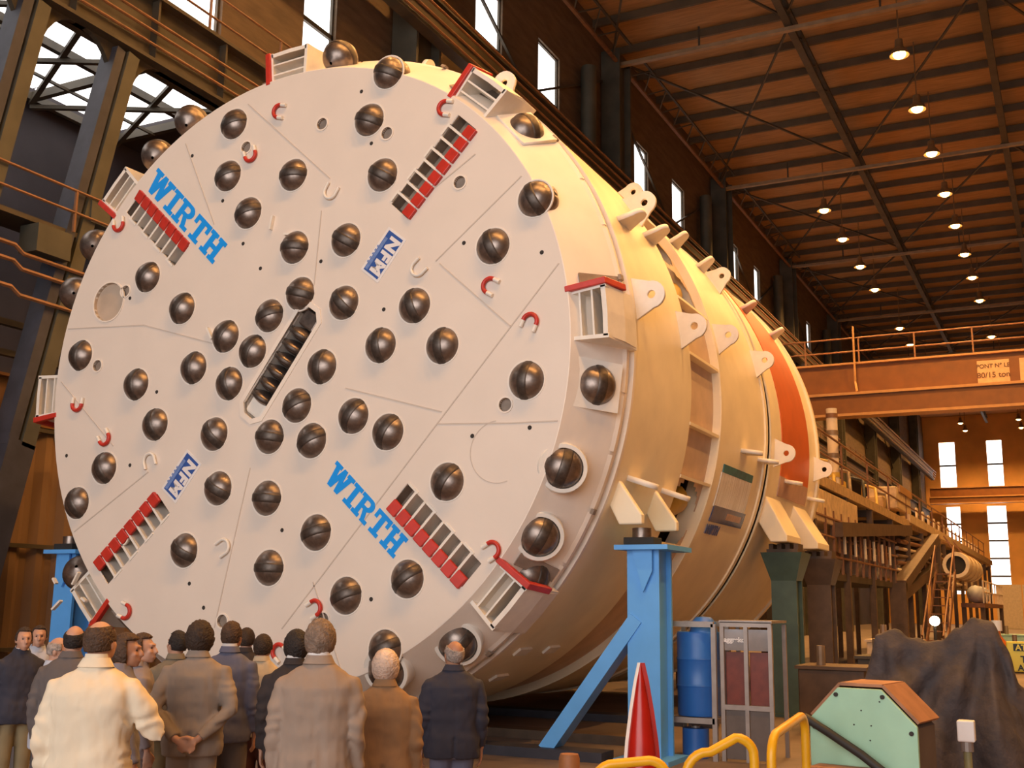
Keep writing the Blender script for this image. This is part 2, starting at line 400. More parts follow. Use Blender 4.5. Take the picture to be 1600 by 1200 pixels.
for z in (8.0, 8.3, 7.5): MB().tube([(-7.7, -8, z), (-7.7, 1.7, z), (-7.7, 1.9, z-.12), (-7.7, 16, z-.2)], .045, 6).build('pipe', M_RAIL, g)
for k in range(11): MB().bar((-7.7, -7+k*2, 8.95), (-7.7, -7+k*2, 9.8), .05, .05).build('rail_post', M_RAIL, g)
MB().lohi((-8.1, 2.1, 8.3), (-7.6, 2.9, 8.85)).build('junction_box', M_COLM, g)
MB().lohi((-8.05, 3.4, 9.3), (-7.7, 3.9, 9.75)).build('lamp_box', M_COLM, g)
for z in (6.5, 7.1): MB().lohi((-9, -8, z), (-8.85, 16, z+.12)).build('cross_rail', M_GIRD, g)
# travelling crane bridges
def bridge(Y, zb, zm, zt, label, posts=True):
    g = thing('crane_bridge', (7, Y, zb), label, 'crane')
    MB().lohi((-7.6, Y+.5, zm), (XR-.5, Y+.9, zt)).build('main_girder', M_ORANGE, g)
    MB().lohi((-7.6, Y-.6, zb), (XR-.5, Y+.5, zm)).build('lower_box', M_ORANGE, g)
    for z in (zb-.06, zm-.06): MB().lohi((-7.6, Y-.72, z), (XR-.5, Y+.5, z+.16)).build('flange', M_ORLIP, g)
    MB().lohi((-7.6, Y+.3, zt), (XR-.5, Y+1.1, zt+.12)).build('top_flange', M_ORLIP, g)
    if posts:
        for z in (zt+.85, zt+1.7): MB().tube([(-7.4, Y+.5, z), (XR-.5, Y+.5, z)], .05, 6).build('handrail', M_RAIL, g)
        for k in range(9): MB().bar((-5+3.3*k, Y+.5, zt), (-5+3.3*k, Y+.5, zt+1.7), .09, .09).build('rail_post', M_RAIL, g)
        MB().tube([(-1.9, Y-.1, 19.1), (-1.9, Y-.1, 15.6), (-1.75, Y-.5, 14.9)], .07, 6).build('cable_mast', M_ORLIP, g)
    return g
g = bridge(58, 13.45, 14.75, 16.8, 'orange travelling crane bridge with handrail and capacity sign')
sg = MB().lohi((5.05, 58.44, 14.85), (6.8, 58.5, 16.4)).build('sign_board', mat('dull_sign_board', (.55, .36, .2), .6, 0, .1, 4), g)
MB().lohi((7.35, 58.44, 14.85), (9.0, 58.5, 16.4)).build('sign_board', MATS['dull_sign_board'], g)
for (tx, sz, zz) in (('PONT N\u00b0 LE', .34, 16.05), ('80/15 ton', .46, 15.5)):
    me = text_mesh(tx, sz, .006); me.materials.append(mat('sign_brown_print', (.12, .05, .02)))
    t = link('lettering', me, sg); t.location = Vector((5.92, 58.42, zz))-LOC[sg.name]; t.rotation_euler = (R(90), 0, 0)
bridge(148, 15.8, 16.6, 17.9, 'far orange crane bridge crossing the end wall between its windows', False)
# sodium lamps
M_BULB = mat('sodium_bulb', (1, .8, .5), .4, 0, 0, emit=(1, .60, .20), estr=14)
M_LAMPH = mat('lamp_housing', (.25, .14, .06), .5, .3)
def lamp(x, y, pw=1., first=[None]):
    if first[0] is None:
        o = thing('high_bay_lamp', (x, y, 24.78), 'lit orange sodium high-bay lamp hanging under the roof', 'lamp', 'sodium lamps under the roof')
        MB().lathe([(.05, .75), (.16, .7), (.18, .35), (.32, .2), (.42, -.02), (.40, -.02), (.3, .18), (.1, .3)], 14, Matrix.Translation((x, y, 24.78))).build('reflector', M_LAMPH, o, smooth=True)
        MB().ball((x, y, 24.82), (.27, .27, .2), 12, 8).build('bulb', M_BULB, o, smooth=True)
        MB().tube([(x, y, 25.5), (x, y, 28.25)], .03, 6).build('rod', M_LAMPH, o)
        first[0] = o
    else:
        o = copy_tree(first[0]); o.location = (x, y, 24.78); LOC[o.name] = Vector((x, y, 24.78))
    ld = bpy.data.lights.new('sodium_light', 'SPOT'); ld.energy = LAMPW*pw; ld.color = (1, .50, .15); ld.shadow_soft_size = .3
    ld.spot_size = R(150); ld.spot_blend = .6
    lo = bpy.data.objects.new('sodium_light', ld); COL.objects.link(lo); lo.parent = o; lo.location = (0, 0, -.25)
LAMPW = 2000
for y in (34.2, 40., 45.8, 52.1, 58., 64.2, 70., 76.6, 89.2, 101.5, 113.5, 136.): lamp(4.4, y)
for y in (52., 57.8, 64.2, 70.4, 83.1, 89.7, 101.5, 113.5, 136.5): lamp(-2.25, y)
for y in (-8., 4., 16., 28.): lamp(4.4, y, .35)
for x in (-2.25, 4.4, 11.05):
    for y in (124., 143.): lamp(x, y)  # extra lamps added to brighten the end wall
for y in (-8., 4., 16., 28., 40., 52.): lamp(11.05, y, .85)
for y in (-8., 4., 16., 28., 40.): lamp(17.7, y)
for y in (4., 16.): lamp(-2.25, y, .35)
# ================================================================ the boring machine
ZA = 5.02
AX = Vector((0, 0, ZA))
head = thing('cutter_wheel', (0, 0, ZA), 'huge round cream cutter wheel studded with dark steel disc cutters', 'cutter wheel')
CUT = [(1.56, 3.98), (1.28, 3.34), (1.53, 2.5), (-1.11, 3.73), (-1.16, 2.93), (0.03, 2.75), (-0.74, 2.3), (0.12, 1.67), (0.98, 1.66), (3.81, 1.81), (3.23, 1.27), (-2.58, 1.57), (-1.86, 1.01), (0.26, 0.99), (-0.25, 0.73), (0.99, 0.78), (-1.01, 0.51), (-0.51, 0.25), (2.1, 0.62), (1.6, 0.14), (2.53, 0.05), (-3.83, 0.48), (-2.64, -0.06), (-1.56, 0.1), (-0.89, -0.18), (0.68, -0.07), (0.3, -0.57), (-2.21, -0.68), (-1.1, -0.88), (-0.13, -0.97), (0.57, -1.06), (1.22, -0.77), (1.76, -1.01), (-3.14, -1.27), (-3.63, -1.77), (-0.97, -1.64), (-0.12, -1.8), (0.71, -2.27), (-1.5, -2.48), (-0.02, -2.72), (1.22, -3.07), (2.12, -2.86), (2.65, -1.68), (3.72, -0.49), (1.83, -3.71)]
RH = .236; RF = 4.29
BUCK = [47., -43., -137., 137.]
B0, B1, BV = 2.66, 4.13, .19
HOLES = [(0.49, 3.43, .085), (1.58, 3.09, .085), (2.73, 2.2, .085), (-0.85, 3.32, .085), (-3.01, 1.4, .085), (-3.46, 0.29, .085), (-2.66, -2.3, .085), (3.44, -0.77, .085), (-0.75, -3.42, .085), (0.89, -3.37, .085), (-3.34, 1.27, .30)]
SA = math.atan2(1.26, .9)            # direction of the centre slot
def slot_poly(L, W, c):
    pts = [(-L, -W+c), (-L+c, -W), (L-c, -W), (L, -W+c), (L, W-c), (L-c, W), (-L+c, W), (-L, W-c)]
    return [(p[0]*math.cos(SA)-p[1]*math.sin(SA)-.02, p[0]*math.sin(SA)+p[1]*math.cos(SA)+.04) for p in pts]
def plate2d(loops, y0, y1):
    cu = bpy.data.curves.new('plate', 'CURVE'); cu.dimensions = '2D'; cu.fill_mode = 'BOTH'; cu.extrude = (y1-y0)/2
    for lp in loops:
        sp = cu.splines.new('POLY'); sp.points.add(len(lp)-1); sp.use_cyclic_u = True
        for i, p in enumerate(lp): sp.points[i].co = (p[0], p[1], 0, 1)
    o = bpy.data.objects.new('plate', cu); COL.objects.link(o)
    dg = bpy.context.evaluated_depsgraph_get(); dg.update()
    me = bpy.data.meshes.new_from_object(o.evaluated_get(dg)); bpy.data.objects.remove(o); bpy.data.curves.remove(cu)
    me.materials.clear()
    for v in me.vertices: x, y, z = v.co; v.co = (x, (y0+y1)/2+z, y)
    bm = bmesh.new(); bm.from_mesh(me); bmesh.ops.remove_doubles(bm, verts=bm.verts, dist=1e-5); bmesh.ops.recalc_face_normals(bm, faces=bm.faces); bm.to_mesh(me); bm.free()
    return me
def circ(x, z, r, n=40): return [(x+r*math.cos(2*PI*i/n), z+r*math.sin(2*PI*i/n)) for i in range(n)]
def rot2(a, u, v): return (u*math.cos(a)-v*math.sin(a), u*math.sin(a)+v*math.cos(a))
loops = [circ(0, 0, RF, 160)]+[circ(x, z, RH) for x, z in CUT]+[circ(*h, n=24) for h in HOLES]+[slot_poly(.86, .19, .11)]
for b in BUCK:
    a = R(b); loops.append([rot2(a, u, v) for (u, v) in ((B0, -BV), (B1, -BV), (B1, BV), (B0, BV))])
me = plate2d(loops, 0., .06); me.materials.append(M_FACE)
fp = link('face_plate', me, head)
# hole lips
for (x, z, r) in HOLES:
    MB().lathe([(r, -.012), (r+.02, -.012), (r+.022, .01), (r, .01)], 24, Matrix.Translation((x, 0, ZA+z)) @ YAX, closed=True).build('hole_lip', M_RIM, head, smooth=True)
    MB().lathe([(r, .0), (r, .05), (.001, .05)], 20, Matrix.Translation((x, 0, ZA+z)) @ YAX).build('hole_pocket', mat('beige_cover', (.52, .41, .31), .5, 0, .1, 3) if r > .2 else M_BROWN, head, smooth=True)
mb = MB().lathe([(.001, .5), (4.25, .5), (4.25, .55), (.001, .55)], 96, Matrix.Translation(AX) @ YAX); mb.build('back_disc', M_BROWN, head)
# bevelled gauge rim and drum of the wheel
mb = MB().lathe([(RF-.02, .0), (RF+.01, .005), (4.70, .70), (4.72, .74), (4.72, .86), (4.45, .86), (4.2, .5), (4.2, .06)], 144, Matrix.Translation(AX) @ YAX, closed=True)
mb.build('gauge_rim', M_RIM, head, smooth=30)
# wear segments round the rim edge
for k in range(40):
    a = 9*k+2
    MB().lathe([(4.60, .58), (4.735, .74), (4.735, .80), (4.6, .80)], 6, Matrix.Translation(AX) @ YAX, a, a+8.4, closed=True).build('wear_segment', M_RIM, head, smooth=30)
    if k % 3 == 0:
        MB().lathe([(4.735, .66), (4.77, .68), (4.77, .76), (4.735, .78)], 2, Matrix.Translation(AX) @ YAX, a+8.3, a+9.1, closed=True).build('rim_block', M_BROWN, head)
# disc cutters
prof = []
for i in range(15):
    u = -.257+.514*i/14; prof.append((math.sqrt(max(1e-6, .258**2-u*u)), u))
XAX = Matrix(((0, 0, 1, 0), (0, 1, 0, 0), (1, 0, 0, 0), (0, 0, 0, 1)))
me_b = MB().lathe(prof, 28, XAX).mesh('disc_cutter', smooth=60); me_b.materials.append(M_STEEL)
me_r = MB().lathe([(.250, -.062), (.256, -.055), (.260, -.048), (.265, -.03), (.265, .03), (.260, .048), (.256, .055), (.250, .062)], 32, XAX).mesh('cutter_ring', smooth=25); me_r.materials.append(M_RING)
me_s = MB().lathe([(.236, -.004), (.254, -.006), (.258, .004), (.258, .012), (.236, .012)], 32, YAX).mesh('hole_seat', smooth=40); me_s.materials.append(M_RIM)
me_h = MB().lathe([(.001, .257), (.06, .253), (.07, .24), (.10, .235)], 18, XAX).mesh('hub_cap', smooth=40); me_h.materials.append(mat('hub_steel', (.30, .26, .23), .35, .85, .15, 20))
def cutter(loc, rot, seat=None):
    c = link('disc_cutter', me_b, head); c.location = loc; c.rotation_euler = rot
    r = link('cutter_ring', me_r, c); h = link('hub_cap', me_h, c)
    if seat:
        s = link('hole_seat', me_s, head); s.location = seat
for (x, z) in CUT:
    cutter((x, .105, z), (0, -math.atan2(z, x), 0), (x, 0, z))
# gauge cutters on the bevel: frame with local z = outward normal of the seat
me_col = MB().lathe([(.245, -.28), (.245, .05), (.29, .05), (.305, .03), (.305, -.28)], 32).mesh('cutter_collar', smooth=40); me_col.materials.append(M_LUGW)
mbx = MB().box((0, 0, -.10), (.60, .60, .22)); me_box = mbx.mesh('cutter_block'); me_box.materials.append(M_LUGW)
me_bx2 = plate2d([[(-.30, -.30), (.30, -.30), (.30, .30), (-.30, .30)], circ(0, 0, .24)], 0, .06)
for v in me_bx2.vertices: x, y, z = v.co; v.co = (x, z, -y+.04)
me_bx2.materials.append(M_LUGW)
def gauge(ang, r, y, tilt, kind):
    a = R(ang); t = R(tilt)
    rad = Vector((math.cos(a), 0, math.sin(a))); tan = Vector((-math.sin(a), 0, math.cos(a)))
    n = rad*math.sin(t)+Vector((0, -1, 0))*math.cos(t); x = n.cross(tan)*-1
    x = tan.cross(n); m = frame(rad*r+Vector((0, y, 0)), x, tan, n)
    if kind == 'collar':
        o = link('cutter_collar', me_col, head); o.matrix_local = m
    elif kind == 'block':
        o = link('cutter_block', me_bx2, head); o.matrix_local = m
        w_ = link('cutter_block', me_box, head); w_.matrix_local = m @ Matrix.Translation((0, 0, -.0)) @ Matrix.Diagonal((1, 1, 1, 1)) if False else m @ Matrix.Translation((0, 0, -.17))
    c = link('disc_cutter', me_b, head); c.matrix_local = m @ Matrix.Translation((0, 0, -.06 if kind != 'bare' else .0))
    # cutter mesh has its axis on local X already
    link('cutter_ring', me_r, c); link('hub_cap', me_h, c)
for (ang, r, y, tilt, kind) in ((-20.6, 4.41, .17, 32, 'collar'), (-31.7, 4.46, .25, 36, 'collar'), (-53.5, 4.50, .32, 34, 'collar'), (-65.5, 4.36, .10, 20, 'collar'),
        (40.7, 4.56, .45, 58, 'block'), (-6.9, 4.52, .36, 48, 'block'), (-38.5, 4.5, .55, 65, 'bare'),
        (84, 4.62, .36, 50, 'bare'), (160, 4.66, .30, 50, 'bare'), (118.5, 4.66, .30, 50, 'bare'), (128.5, 4.70, .36, 55, 'bare'), (-144, 4.72, .36, 55, 'bare'), (150, 4.72, .36, 55, 'bare'), (-172, 4.5, .5, 60, 'collar')):
    if ang == -172: continue
    gauge(ang, r, y, tilt, kind)
# centre slot with its row of twin discs
sa = -SA
MB().prism(slot_poly(.90, .23, .12), .0, .0).v
c0 = Vector((-.02, 0, .04))
mb = MB(); inner = slot_poly(.86, .19, .11); outer = slot_poly(.93, .25, .14)
vs = [(p[0], -.014, ZA+p[1]) for p in inner]+[(p[0], -.014, ZA+p[1]) for p in outer]+[(p[0], .005, ZA+p[1]) for p in outer]+[(p[0], .45, ZA+p[1]) for p in inner]
fs = []
for i in range(8):
    j = (i+1) % 8; fs += [[i, j, 8+j, 8+i], [8+i, 8+j, 16+j, 16+i], [i, j, 24+j, 24+i]]
mb.add(vs, fs).build('slot_frame', M_RIM, head)
sd = Vector((math.cos(SA), 0, math.sin(SA)))
for k in range(6):
    p = c0+sd*(-.55+.205*k); 
    o = link('disc_cutter', me_b, head); o.location = p+Vector((0, .13, 0)); o.rotation_euler = (0, -SA, 0); o.scale = (.36, .72, .72)
    r = link('cutter_ring', me_r, head); r.location = p+Vector((0, .13, 0)); r.rotation_euler = (0, -SA, 0); r.scale = (.5, .78, .78)
    for s in (-1, 1):
        q = p+Vector((-math.sin(SA), 0, math.cos(SA)))*.155*s
        MB().box((0, 0, 0), (.085, .07, .05), Matrix.Translation(AX+q+Vector((0, .05, 0))) @ Matrix.Rotation(-SA, 4, 'Y')).build('saddle_block', M_RING, head, bevel=.008)
for u, m_, nm in ((-.72, M_LUGW, 'end_wedge'), (.70, M_STEEL, 'end_wedge')):
    p = c0+sd*u
    MB().box((0, 0, 0), (.24, .16, .30), Matrix.Translation(AX+p+Vector((0, .13, 0))) @ Matrix.Rotation(-SA, 4, 'Y')).build(nm, m_, head, bevel=.03)
# muck bucket slots with dividing bars and red scrapers
for b in BUCK:
    a = R(b); m = Matrix.Translation(AX) @ Matrix(((math.cos(a), 0, -math.sin(a), 0), (0, 1, 0, 0), (math.sin(a), 0, math.cos(a), 0), (0, 0, 0, 1)))
    bk = MB().lohi((B0-.03, .06, -BV-.03), (B0, .5, BV+.03), m).lohi((B1, .06, -BV-.03), (B1+.03, .5, BV+.03), m).lohi((B0, .06, -BV-.03), (B1, .5, -BV), m).lohi((B0, .06, BV), (B1, .5, BV+.03), m).build('bucket_slot', M_BROWN, head)
    n = 8; st = (B1-B0)/n
    MB().lohi((B0, .24, -BV), (B1, .26, BV), m).build('slot_floor', mat('slot_floor_steel', (.36, .29, .23), .6, .1, .2, 9), bk)
    for k in range(1, n):
        u = B0+st*k
        MB().lohi((u-.017, -.012, -BV), (u+.017, .42, BV), m).build('divider_bar', M_LUGW, bk)
    for k in range(0, n, 2):
        u = B0+st*k
        MB().lohi((u+.15*st, -.012, BV), (u+st*1.15, .03, BV+.03), m).build('edge_strip', M_LUGW, bk)
    for k in range(n):
        u = B0+st*k
        MB().add([(u+.012, -.05, -BV-.045), (u+st-.012, -.05, -BV-.045), (u+st-.012, -.03, -BV+.13), (u+.012, -.03, -BV+.13),
                  (u+.012, .06, -BV-.045), (u+st-.012, .06, -BV-.045), (u+st-.012, .02, -BV+.13), (u+.012, .02, -BV+.13)],
                 [(0, 1, 2, 3), (4, 7, 6, 5), (0, 4, 5, 1), (1, 5, 6, 2), (2, 6, 7, 3), (3, 7, 4, 0)], m).build('scraper', M_RED, bk, bevel=.012)
# gauge buckets on the rim with red lips
def polar(a, r, y): return Vector((r*math.cos(R(a)), y, r*math.sin(R(a))))+AX
for b in (93, 49.5, 4, -42, -88, -136, -178.5, 138):
    g = None; a0, a1 = b-4.2, b+3.4
    def slab(a, w, r0, r1, y0, y1, dr=0): 
        mb = MB(); q = []
        for aa in (a-w, a+w):
            q += [polar(aa, r0, y0), polar(aa, r1-dr, y0), polar(aa, r1, y1), polar(aa, r0, y1)]
        return mb.add(q, [(0, 1, 2, 3), (4, 7, 6, 5), (0, 4, 5, 1), (1, 5, 6, 2), (2, 6, 7, 3), (3, 7, 4, 0)])
    fl = slab(a0, .3, 4.24, 4.83, .05, .84, .06).build('bucket_cheek', M_LUGW, head)
    slab(a1, .3, 4.24, 4.83, .05, .84, .06).build('bucket_cheek', M_LUGW, head)
    mb = MB(); q = []
    for aa in (a0, b-.5, a1):
        q += [polar(aa, 4.76, .05), polar(aa, 4.83, .45), polar(aa, 4.83, .84), polar(aa, 4.77, .84), polar(aa, 4.77, .45), polar(aa, 4.70, .05)]
    f = []
    for i in range(2):
        for k in range(6): f.append([i*6+k, i*6+(k+1) % 6, i*6+6+(k+1) % 6, i*6+6+k])
    f += [list(range(6))[::-1], list(range(12, 18))]
    mb.add(q, f).build('bucket_back', M_LUGW, head)
    for r_ in (4.42, 4.58):
        mb = MB(); q = []
        for aa in (a0, a1): q += [polar(aa, r_-.012, .06), polar(aa, r_+.012, .06), polar(aa, r_+.012, .6), polar(aa, r_-.012, .6)]
        mb.add(q, [(0, 1, 2, 3), (4, 7, 6, 5), (0, 4, 5, 1), (1, 5, 6, 2), (2, 6, 7, 3), (3, 7, 4, 0)]).build('bucket_rib', M_LUGW, head)
    mb = MB(); q = []
    for aa in (a1+.1, a1+1.1): q += [polar(aa, 4.26, -.01), polar(aa, 4.78, .02), polar(aa, 4.87, .5), polar(aa, 4.80, .5), polar(aa, 4.72, .1), polar(aa, 4.26, .07)]
    f = [list(range(6))[::-1], list(range(6, 12))]+[[k, (k+1) % 6, 6+(k+1) % 6, 6+k] for k in range(6)]
    mb.add(q, f).build('bucket_lip', M_RED, head, bevel=.01)
    mb = MB(); q = []
    for aa in (a0+.3, a1-.3): q += [polar(aa, 4.3, .12), polar(aa, 4.70, .62), polar(aa, 4.70, .66), polar(aa, 4.3, .16)]
    mb.add(q, [(0, 1, 2, 3), (4, 7, 6, 5), (0, 4, 5, 1), (1, 5, 6, 2), (2, 6, 7, 3), (3, 7, 4, 0)]).build('bucket_floor', M_BROWN, head)
    mb = MB(); q = []
    for aa in (a1+1.2, a1+3.4): q += [polar(aa, 4.40, .165), polar(aa, 4.715, .68), polar(aa, 4.735, .68), polar(aa, 4.42, .14)]
    mb.add(q, [(0, 1, 2, 3), (4, 7, 6, 5), (0, 4, 5, 1), (1, 5, 6, 2), (2, 6, 7, 3), (3, 7, 4, 0)]).build('muck_pocket', M_BROWN, head)
# red and white horseshoe lifting eyes
def horseshoe_mesh(name, m, t0, t1, r=.095, w=.028):
    pts = []
    for i in range(25):
        t = t0+(t1-t0)*i/24; s_ = t*(PI*r+2*.10)          # arc length along a U
        if s_ < .10: p = (-r, -.10+s_)
        elif s_ < .10+PI*r: a = PI-(s_-.10)/r; p = (r*math.cos(a), r*math.sin(a))
        else: p = (r, -(s_-.10-PI*r))
        pts.append((p[0], -.03, p[1]))
    me = MB().tube(pts, w, 8).mesh(name, smooth=60); me.materials.append(m); return me
me_hr = horseshoe_mesh('lifting_eye', M_RED, 0.18, 0.82); me_t1 = horseshoe_mesh('eye_tip', M_LUGW, 0, .18); me_t2 = horseshoe_mesh('eye_tip', M_LUGW, .82, 1)
me_hw = horseshoe_mesh('lifting_eye', M_LUGW, 0, 1, .10, .022)
for (x, z, a) in ((-0.27, 3.76, 75), (-0.75, 3.18, 200), (2.49, 3.27, 75), (3.21, 0.75, 60), (3.77, 0.23, -25), (-3.25, 2.48, 190), (-3.79, -0.28, 175), (-3.17, -0.83, 215), (-2.49, -3.32, 250), (0.76, -3.23, -60), (0.23, -3.79, 50), (3.3, -2.52, -60)):
    o = link('lifting_eye', me_hr, head); o.location = (x, 0, z); o.rotation_euler = (0, -R(a), 0); o['label'] = 'red lifting eye with white tips'
    link('eye_tip', me_t1, o); link('eye_tip', me_t2, o)
for (x, z, a) in ((0.7, 2.39, 150), (2.15, 1.11, 130), (-2.25, -1.2, 20), (-0.8, -2.44, 300)):
    o = link('lifting_eye', me_hw, head); o.location = (x, 0, z); o.rotation_euler = (0, -R(a), 0)
    mm = Matrix.Translation(AX+Vector((x, 0, z))) @ Matrix.Rotation(-R(a), 4, 'Y')
    MB().box((.0, -.03, -.20), (.20, .06, .03), mm).build('lug_stop', M_LUGW, o); MB().box((.16, -.03, .12), (.03, .06, .10), mm).build('lug_stop', M_LUGW, o)
bolt = MB().lathe([(.001, -.006), (.024, -.006), (.03, .002), (.03, .006)], 12, YAX).mesh('bolt_hole', smooth=30); bolt.materials.append(M_DARK)
for (x, z) in [(1.13, 3.79), (1.33, 2.99), (-1.88, 3.37), (-0.8, 1.85), (-1.23, 2.56), (-0.46, 1.44), (0.58, 1.41), (1.63, 0.62), (2.81, 1.37), (3.91, 1.1), (2.99, -1.13), (0.16, -2.23), (1.6, -3.11), (-2.23, -0.2), (-2.91, 1.28), (-3.94, -1.05), (-2.64, -1.25), (-1.37, -2.93), (-1.09, -3.25), (3.77, -1.07)]:
    o = link('bolt_hole', bolt, head); o.location = (x, 0, z)
# weld seams between the face segments
for s in [[(4.14, 0.93), (0.24, -3.5)], [(2.46, 1.14), (3.49, 0.21)], [(2.4, 1.18), (3.62, 2.14)], [(1.08, -0.39), (2.55, -0.8)], [(2.5, -0.95), (3.53, -1.0), (4.14, -1.01)], [(-4.15, 0.93), (-2.58, 0.83), (-1.24, 0.43)], [(-3.64, -2.19), (-2.27, -1.36)], [(-0.87, 4.0), (0.67, 2.59)], [(-0.43, -1.38), (-0.76, -2.93), (-0.88, -3.51)], [(0.55, 2.14), (0.48, 0.95)], [(-2.03, 3.59), (-1.36, 2.22)], [(2.05, 2.0), (2.95, 2.55)], [(.7, -2.9), (1.2, -4.0)], [(-4.2, .1), (-3.0, -.95)]]:
    for p, q in zip(s, s[1:]): MB().bar((p[0], -.002, ZA+p[1]), (q[0], -.002, ZA+q[1]), .016, .010, (0, 1, 0)).build('weld_seam', M_SEAM, head)
mb = MB().lathe([(.375, -.004), (.387, -.004), (.387, .004), (.375, .004)], 40, Matrix.Translation(AX+Vector((3.35, 0, -1.34))) @ YAX, 95, 290, closed=True).build('weld_seam', M_SEAM, head)
# painted lettering: slab-serif capitals
def letter(ch):
    """strokes of a slab-serif capital on a 1-high box; returns (polygons, width)"""
    t, sl = .23, .17
    rc = lambda x0, y0, x1, y1: [(x0, y0), (x1, y0), (x1, y1), (x0, y1)]
    if ch == 'I': return [rc(.14, 0, .14+t+.02, 1), rc(0, 0, .53, sl), rc(0, 1-sl, .53, 1)], .53
    if ch == 'H': return [rc(.12, 0, .12+t, 1), rc(.60, 0, .60+t, 1), rc(.3, .41, .65, .59), rc(0, 0, .43, sl), rc(.52, 0, .95, sl), rc(0, 1-sl, .43, 1), rc(.52, 1-sl, .95, 1)], .95
    if ch == 'T': return [rc(.325, 0, .325+t+.02, 1), rc(.18, 0, .72, sl), rc(0, 1-sl, .9, 1), rc(0, .62, .17, 1), rc(.73, .62, .9, 1)], .9
    if ch == 'W': return [[(.08, 1), (.33, 1), (.52, 0), (.28, 0)], [(.28, 0), (.52, 0), (.76, 1), (.55, 1)], [(.55, 1), (.76, 1), (.96, 0), (.74, 0)], [(.74, 0), (.97, 0), (1.22, 1), (.98, 1)], rc(-.02, 1-sl, .44, 1), rc(.86, 1-sl, 1.30, 1)], 1.3
    if ch == 'R':
        arc = [(.3, 1), (.58, 1)]+[(.58+.31*math.sin(q*PI/8), .72+.28*math.cos(q*PI/8)) for q in range(1, 8)]+[(.58, .44), (.3, .44), (.3, .60), (.54, .60)]+[(.54+.11*math.sin(q*PI/6), .72-.12*math.cos(q*PI/6)) for q in range(1, 6)]+[(.54, .84), (.3, .84)]
        return [rc(.12, 0, .12+t, 1), rc(0, 0, .45, sl), rc(0, 1-sl, .4, 1), arc, [(.42, .5), (.64, .5), (.86, .05), (.62, .05)], rc(.60, 0, .98, sl)], .98
def lettering(word, org, d, up, width, height, m, parent):
    d = Vector((d[0], 0, d[1])).normalized(); up = Vector((up[0], 0, up[1])).normalized()
    L = [letter(c) for c in word]; gap = .05; tot = sum(l[1] for l in L)+gap*(len(L)-1); x = 0
    k = width/tot
    for polys, w_ in L:
        mb = MB()
        fm = frame(AX+Vector((org[0], 0, org[1]))+d*(x*k), d, up, Vector((0, 1, 0)))
        for i, pg in enumerate(polys): mb.prism([(p[0]*k, p[1]*height) for p in pg], -.006-.0004*i, .0, fm)
        mb.build('letter', m, parent); x += w_+gap
lettering('WIRTH', (-2.79, 3.02), (.717, -.697), (.697, .717), 2.02, .37, M_LET, head)
lettering('WIRTH', (.79, -1.58), (.735, -.678), (.678, .735), 1.52, .315, M_LET, head)
def nfm(c, d):
    d = Vector((d[0], 0, d[1])).normalized(); up = Vector((-d.z, 0, d.x)); up = Vector((d.z*-1, 0, d.x))
    fm = frame(AX+Vector((c[0], 0, c[1])), d, up, Vector((0, 1, 0)))
    st = MB().box((0, 0, -.003), (.68, .36, .006), fm).build('sticker', M_WHITE, head, label='blue and white sticker reading NFM')
    MB().box((0, .0, -.008), (.62, .28, .004), fm).build('sticker_field', M_NAVY, st)
    MB().box((0.04, -.105, -.0115), (.50, .05, .003), fm).build('sticker_strip', M_LBL, st)
    for (w_, x) in (('N', -.175), ('F', .0), ('M', .18)):
        me = text_mesh(w_, .25, .014); me.materials.append(M_WHITE); o = link('letter', me, st)
        # local text x -> d, y -> up, face towards -Y
        o.matrix_local = Matrix.Translation(-LOC[st.name]) @ fm @ Matrix.Translation((x, .035, -.012)) 
    for i in range(5): MB().box((-.05+.06*i, -.155, -.008), (.03, .018, .003), fm).build('small_print', M_LBL, st)
nfm((1.595, 1.37), (-.62, -.785)); nfm((-1.645, -1.45), (-.62, -.785))

# ---------------------------------------------------------------- shield behind the wheel
def ring(parent, name, m, r0, r1, y0, y1, n=144, a0=0., a1=360., sm=30):
    return MB().lathe([(r0, y0), (r1, y0), (r1, y1), (r0, y1)], n, Matrix.Translation(AX) @ YAX, a0, a1, closed=True).build(name, m, parent, smooth=sm)
sh = thing('front_shield', (0, 2.1, ZA), 'ochre front shield ring right behind the cutter wheel', 'shield')
ring(sh, 'shell', M_SHIELD, 4.4, 4.75, .93, 3.3); ring(sh, 'gap_shade', M_DARK, 4.2, 4.60, .91, .94)  # the dark ring paints the shade in the gap behind the wheel
ring(sh, 'front_lip', M_RIM, 4.66, 4.765, .92, .99)
tl = thing('telescopic_shield', (0, 4.0, ZA), 'recessed dull section with round openings between two shield rings', 'shield')
# recessed skin with real openings
OPN = [(31, 4.1, 4.0, .58), (20.6, 4.1, 5.0, .6), (-23.5, 4.08, 7.2, .66), (150, 4.05, 4.5, .55), (60, 4.05, 4.5, .55), (95, 4.05, 4.5, .55), (-150, 4.05, 4.5, .55)]
mb = MB(); nA, nY = 480, 24; vs = []; fs = []
for i in range(nA):
    a = 2*PI*i/nA
    for j in range(nY+1): vs.append((4.64*math.cos(a), 3.3+1.45*j/nY, ZA+4.64*math.sin(a)))
for i in range(nA):
    for j in range(nY):
        ac = 360*(i+.5)/nA; yc = 3.3+1.45*(j+.5)/nY
        if any((((ac-o[0]+180) % 360-180)/o[2])**2+((yc-o[1])/o[3])**2 < 1 for o in OPN): continue
        a = i*(nY+1)+j; b = ((i+1) % nA)*(nY+1)+j; fs.append([a, b, b+1, a+1])
mb.add(vs, fs).build('recessed_skin', M_TEL, tl, smooth=True)
ring(tl, 'inner_drum', M_DARK, 3.85, 3.95, 3.31, 4.74, 72)
